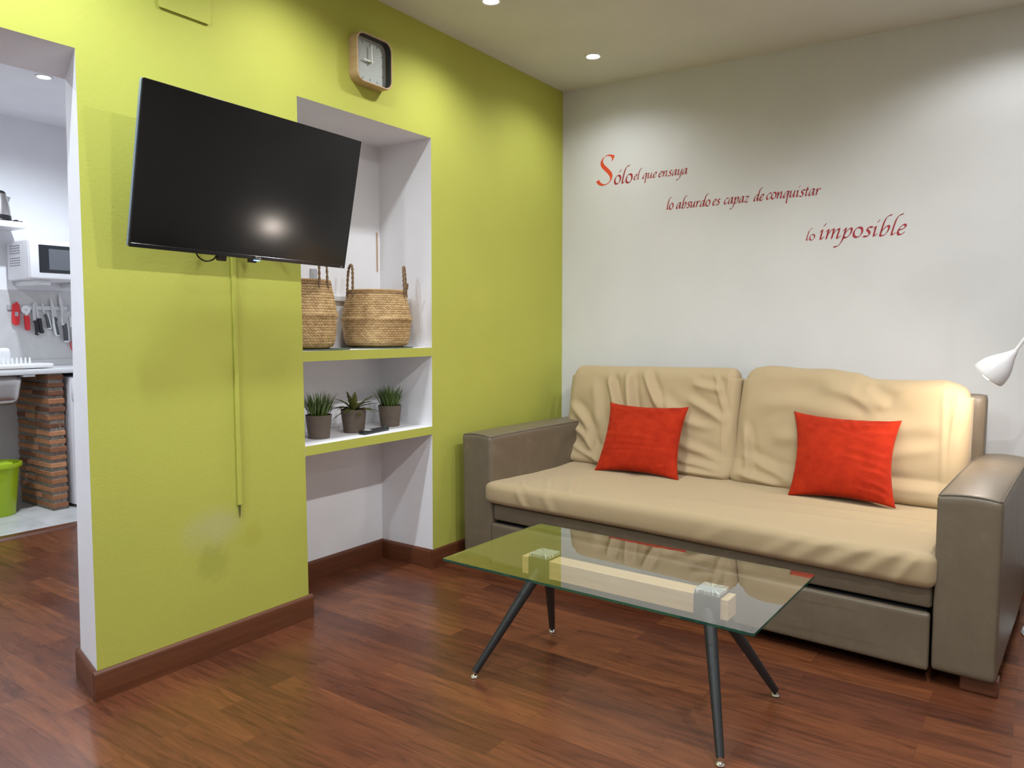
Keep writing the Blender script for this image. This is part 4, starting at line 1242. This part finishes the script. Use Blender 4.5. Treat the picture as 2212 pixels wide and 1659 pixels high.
bk = thing('bucket', 'lime green plastic bucket on the kitchen tiles beside the brick pier', 'bucket', (-3.10, -2.082, 0))
bm = NB()
lathe(bm, [(0, .004), (.108, .0), (.112, .006), (.142, .30), (.144, .318), (.160, .320), (.163, .330), (.160, .345), (.150, .347), (.146, .345), (.141, .31), (.11, .012), (0, .010)], 56)
obj('pail', bm, LIME, bk)
bm = NB(); bx(bm, (.07, -.06, .322), (.158, .06, .362), .012, 3); obj('pouring_lip', bm, LIME, bk)

# dish rack
dr = thing('dish_rack', 'white plastic dish drainer with pegs on the worktop', 'dish rack', (-3.06, -1.952, .9668))
bm = NB(); bx(bm, (-.10, -.165, .0005), (.11, .205, .030), .010, 3); obj('tray', bm, mat('drainer_white', (.78, .77, .75), .4), dr)
for i in range(9):
    bm = NB(); y = -.115 + i * .026
    tube(bm, [(.02, y, .025), (.02, y, .062), (.02, y, .072)], [.0085, .0062, .003], 10); obj('peg', bm, PLAIN_WHITE, dr)
def dhu(P, nr):
    Q = P.copy(); k = 1 - .14 * (P[:, 2] / .14 + .5); Q[:, 0] *= k; Q[:, 1] *= k; return Q
softbox('cutlery_holder', (.09, .165, .115), .022, (10, 16, 12), PLAIN_WHITE, dr, dhu, (-.055, -.075, .078))

# shelf + kettle, microwave on wall arms
ksh = thing('kitchen_shelf', 'white floating shelf carrying the kettle', 'shelf', (KX, -2.2, 1.905))
bm = NB(); bx(bm, (.0005, -.5, 0), (.262, .398, .040), .002, 1); obj('board', bm, PLAIN_WHITE, ksh)
kt = thing('electric_kettle', 'stainless steel electric kettle with black lid on the floating shelf', 'kettle', (-3.245, -1.932, 1.9455))
bm = NB(); lathe(bm, [(0, 0), (.082, 0), (.084, .006), (.080, .016), (0, .016)], 40); obj('power_base', bm, BLACKP, kt)
bm = NB(); lathe(bm, [(0, .017), (.080, .017), (.081, .022), (.079, .042), (.077, .042), (0, .042)], 40); obj('foot_ring', bm, BLACKP, kt)
bm = NB(); lathe(bm, [(.078, .042), (.076, .07), (.069, .12), (.059, .17), (.054, .186), (0, .186)], 48); kb = obj('body', bm, STEEL, kt)
bm = NB(); lathe(bm, [(.055, .184), (.054, .192), (.045, .203), (.015, .207), (0, .208)], 40); obj('lid', bm, BLACKP, kt)
bm = NB(); bx(bm, (-.03, -.11, .196), (.03, .010, .218), .008, 2); tube(bm, catmull([(0, -.05, .205), (0, -.12, .20), (0, -.135, .15), (0, -.125, .07), (0, -.085, .045)], 6), .013, 10); obj('handle', bm, BLACKP, kt)
bm = NB(); v0 = [bm.verts.new(p) for p in ((.025, .050, .172), (-.025, .050, .172), (0, .085, .172), (.012, .062, .115), (-.012, .062, .115))]
for f in ((0, 2, 1), (0, 3, 2), (1, 2, 4), (2, 3, 4), (0, 1, 4, 3)): bm.faces.new([v0[i] for i in f])
obj('spout', bm, STEEL, kt)
bm = NB(); tube(bm, catmull([(.03, .075, .006), (.05, .095, .012), (.03, .115, .008), (.045, .132, .007)], 6), .007, 8); obj('power_cord', bm, BLACKP, kt)

mw = thing('microwave', 'white microwave oven with dark glass door on the kitchen wall', 'microwave', (-3.355, -1.60, 1.560))
MWW = mat('microwave_white', (.78, .77, .79), .35)
bm = NB(); bx(bm, (0, -.245, 0), (.335, .245, .265), .010, 3); obj('casing', bm, MWW, mw)
bm = NB(); bx(bm, (.332, -.243, .004), (.352, .245, .262), .009, 3); dr_ = obj('door', bm, MWW, mw)
bm = NB(); bx(bm, (.350, -.190, .045), (.3535, .14, .232), .003, 1); obj('door_glass', bm, DARKGLASS, dr_)
bm = NB(); bx(bm, (.3532, -.128, .068), (.3545, .12, .208), .002, 1); obj('door_window', bm, GREYGLASS, dr_)
for rows in (range(4), range(5, 9)):
    bm = NB()
    bx(bm, (.050, -.2456, .091 + rows[0] * .0165), (.210, -.2445, .104 + rows[-1] * .0165))
    vg = obj('vent_grille', bm, MWW, mw, 0)
    for r_i in rows:
        for c_i in range(6):
            x = .055 + c_i * .027; z = .095 + r_i * .0165
            bm = NB(); bx(bm, (x, -.2464, z), (x + .015, -.2450, z + .005)); obj('vent_slot', bm, DARKVOID, vg, 0)
for y in (-1.745, -1.44):
    t = thing('microwave_bracket', 'white wall arm under the left end of the microwave' if y < -1.6 else 'white wall arm under the right end of the microwave', 'bracket', (KX, y, 1.527), 0, 'microwave wall arms')
    bm = NB(); bx(bm, (.0005, -.04, 0), (.36, .04, .0325), .004, 2); obj('arm_cover', bm, PLAIN_WHITE, t)

# magnetic knife rail with tools
SPX = KX + .0075
kr = thing('knife_rail', 'steel magnetic knife rail on the kitchen splashback', 'knife rail', (SPX, -1.64, 1.378))
bm = NB(); bx(bm, (0, -.200, -.016), (.012, .205, .016), .002, 1); obj('rail', bm, GREYM, kr)
for s in (-.2, .19): 
    bm = NB(); bx(bm, (-.0003, s - .006, -.018), (.0125, s + .014, .018), .002, 1); obj('end_cap', bm, PLATE, kr)
RX = SPX + .0125
def ky(px): return -1.843 + (px - 15) * .003045
def kz(py): return 1.376 - (py - 665) * .00317
def flat(bm, pix, x0, x1, smooth=True):
    prism(bm, [(ky(a), kz(b)) for a, b in pix], 0, x0, x1)
kn = lambda nm, lb, cat, g=None: thing(nm, lb, cat, (RX, -1.64, 1.378), 0, g)
def sub(name, pix, m, par, x0=.0, x1=.003):
    bm = NB(); prism(bm, [(ky(a) + 1.64, kz(b) - 1.378) for a, b in pix], 0, x0, x1)
    return obj(name, bm, m, par, 0)
def oval(cx, cy, rx, ry, n=28): return [(cx + rx * math.cos(2 * PI * k / n), cy + ry * math.sin(2 * PI * k / n)) for k in range(n)]
t = kn('red_tool_sheath', 'red plastic tool hanging leftmost on the knife rail', 'kitchen tool')
sub('sheath', [(23, 659), (26, 656), (30, 655), (31, 652), (34, 652), (34, 655), (37, 658), (38, 663), (36, 699), (34, 703), (29, 704), (24, 702), (21, 697)], REDP, t, .0, .014)
o = sub('price_label', [(27, 674), (34, 674.5), (33, 684), (26, 683)], PLATE, t, .0141, .0147)
t = kn('pizza_cutter', 'pizza cutter with white wheel and red handle on the rail', 'pizza cutter')
sub('wheel', oval(51, 669, 10, 9.5), PLAIN_WHITE, t, .003, .006)
sub('hub', oval(51, 669, 2, 2), GREYM, t, .006, .010)
sub('neck', [(49, 676), (54, 676), (54, 683), (49, 683)], PLAIN_WHITE, t, .0, .008)
sub('handle', [(46, 682), (57, 682), (57.5, 712), (55, 715), (50, 715), (47.5, 712)], REDP, t, .0, .016)
def knife(lb, blade, handle, hm, edge=None, extra=None, off=0):
    t = kn('kitchen_knife', lb, 'knife', 'kitchen knives on the magnetic rail')
    sub('blade', blade, GREYM, t, .0 + off, .002 + off); sub('handle', handle, hm, t, .0 + off, .015 + off)
    if edge: o = sub('handle_trim', edge, PLAIN_WHITE, t, .0 + off, .0145 + off); o['label'] = 'white edge of the handle'
    if extra: sub('rivet', extra, PLAIN_WHITE, t, .0151 + off, .016 + off)
    return t
knife('paring knife with black handle, left of the black pair', [(69, 652), (71.5, 654), (73, 692), (65, 693.5), (65, 665), (66.5, 657)], [(65.5, 694), (73, 692), (75, 700), (76.5, 718), (75, 726), (68.5, 725), (69, 716), (68, 702)], BLACKP, None, oval(73.8, 721.5, 1.3, 1.3))
knife('paring knife with black handle, right of the black pair', [(71, 652), (74, 653), (76, 660), (80, 687), (74, 688)], [(74, 688), (82, 688), (84, 712), (87, 718), (84, 722), (79, 721), (77, 708)], BLACKP, off=.0021)
knife('small grey handled knife, shortest of the grey ones', [(84, 654), (90, 656), (93, 676), (88.5, 676)], [(89, 681), (94, 677), (98, 688), (102, 709), (95, 709.5), (93, 690)], GREYP, [(94, 676.5), (96, 677), (101, 690), (104, 710), (102, 712), (95, 711), (95, 709.5), (102, 709), (98, 688)])
knife('middle grey and white handled knife on the rail', [(104, 642), (108, 646), (115, 662), (119, 684), (107, 684)], [(110, 685), (115, 685), (118, 690), (116, 696), (121, 725), (115, 725.5), (111, 700)], GREYP, [(107, 684), (110, 685), (111, 700), (115, 725.5), (121, 725), (120, 727), (113, 728), (109.5, 720), (107, 700)])
knife('largest grey handled knife at the right of the rail', [(124, 632), (130, 638), (133, 650), (135, 688), (126, 660), (124, 650)], [(129, 704), (132, 700), (138, 699), (140, 715), (140.5, 739), (131.5, 739), (131, 715)], GREYP, [(136, 697.5), (138, 697.5), (141.5, 712), (142, 739), (140, 742), (131.5, 742), (131.5, 739), (140.5, 739), (140, 715), (138, 699)])
t = kn('long_white_tool', 'slim white handled tool hanging before the largest knife', 'kitchen tool')
sub('shaft', [(125.5, 660), (128, 660), (128.5, 701), (132, 699), (132, 702), (127, 703.5), (126, 690)], PLAIN_WHITE, t, .0155, .0185)
t = kn('hanging_grater', 'white rimmed kitchen tool with red loop beside the opening', 'kitchen tool')
sub('strip', [(147, 683), (158, 683), (160, 707), (149, 707)], PLAIN_WHITE, t, -.0120, -.006)
sub('panel', [(149, 708), (162, 708), (164, 760), (152, 758)], PLATE, t, -.0120, -.006)
bm = NB(); tube(bm, [Vector((.004, ky(a) + 1.64, kz(b) - 1.378)) for a, b in catmull([(162, 744), (148, 743), (145.5, 748), (149, 760), (156, 771), (164, 776)], 6)], .0042, 8)
o = obj('red_loop', bm, REDP, t)
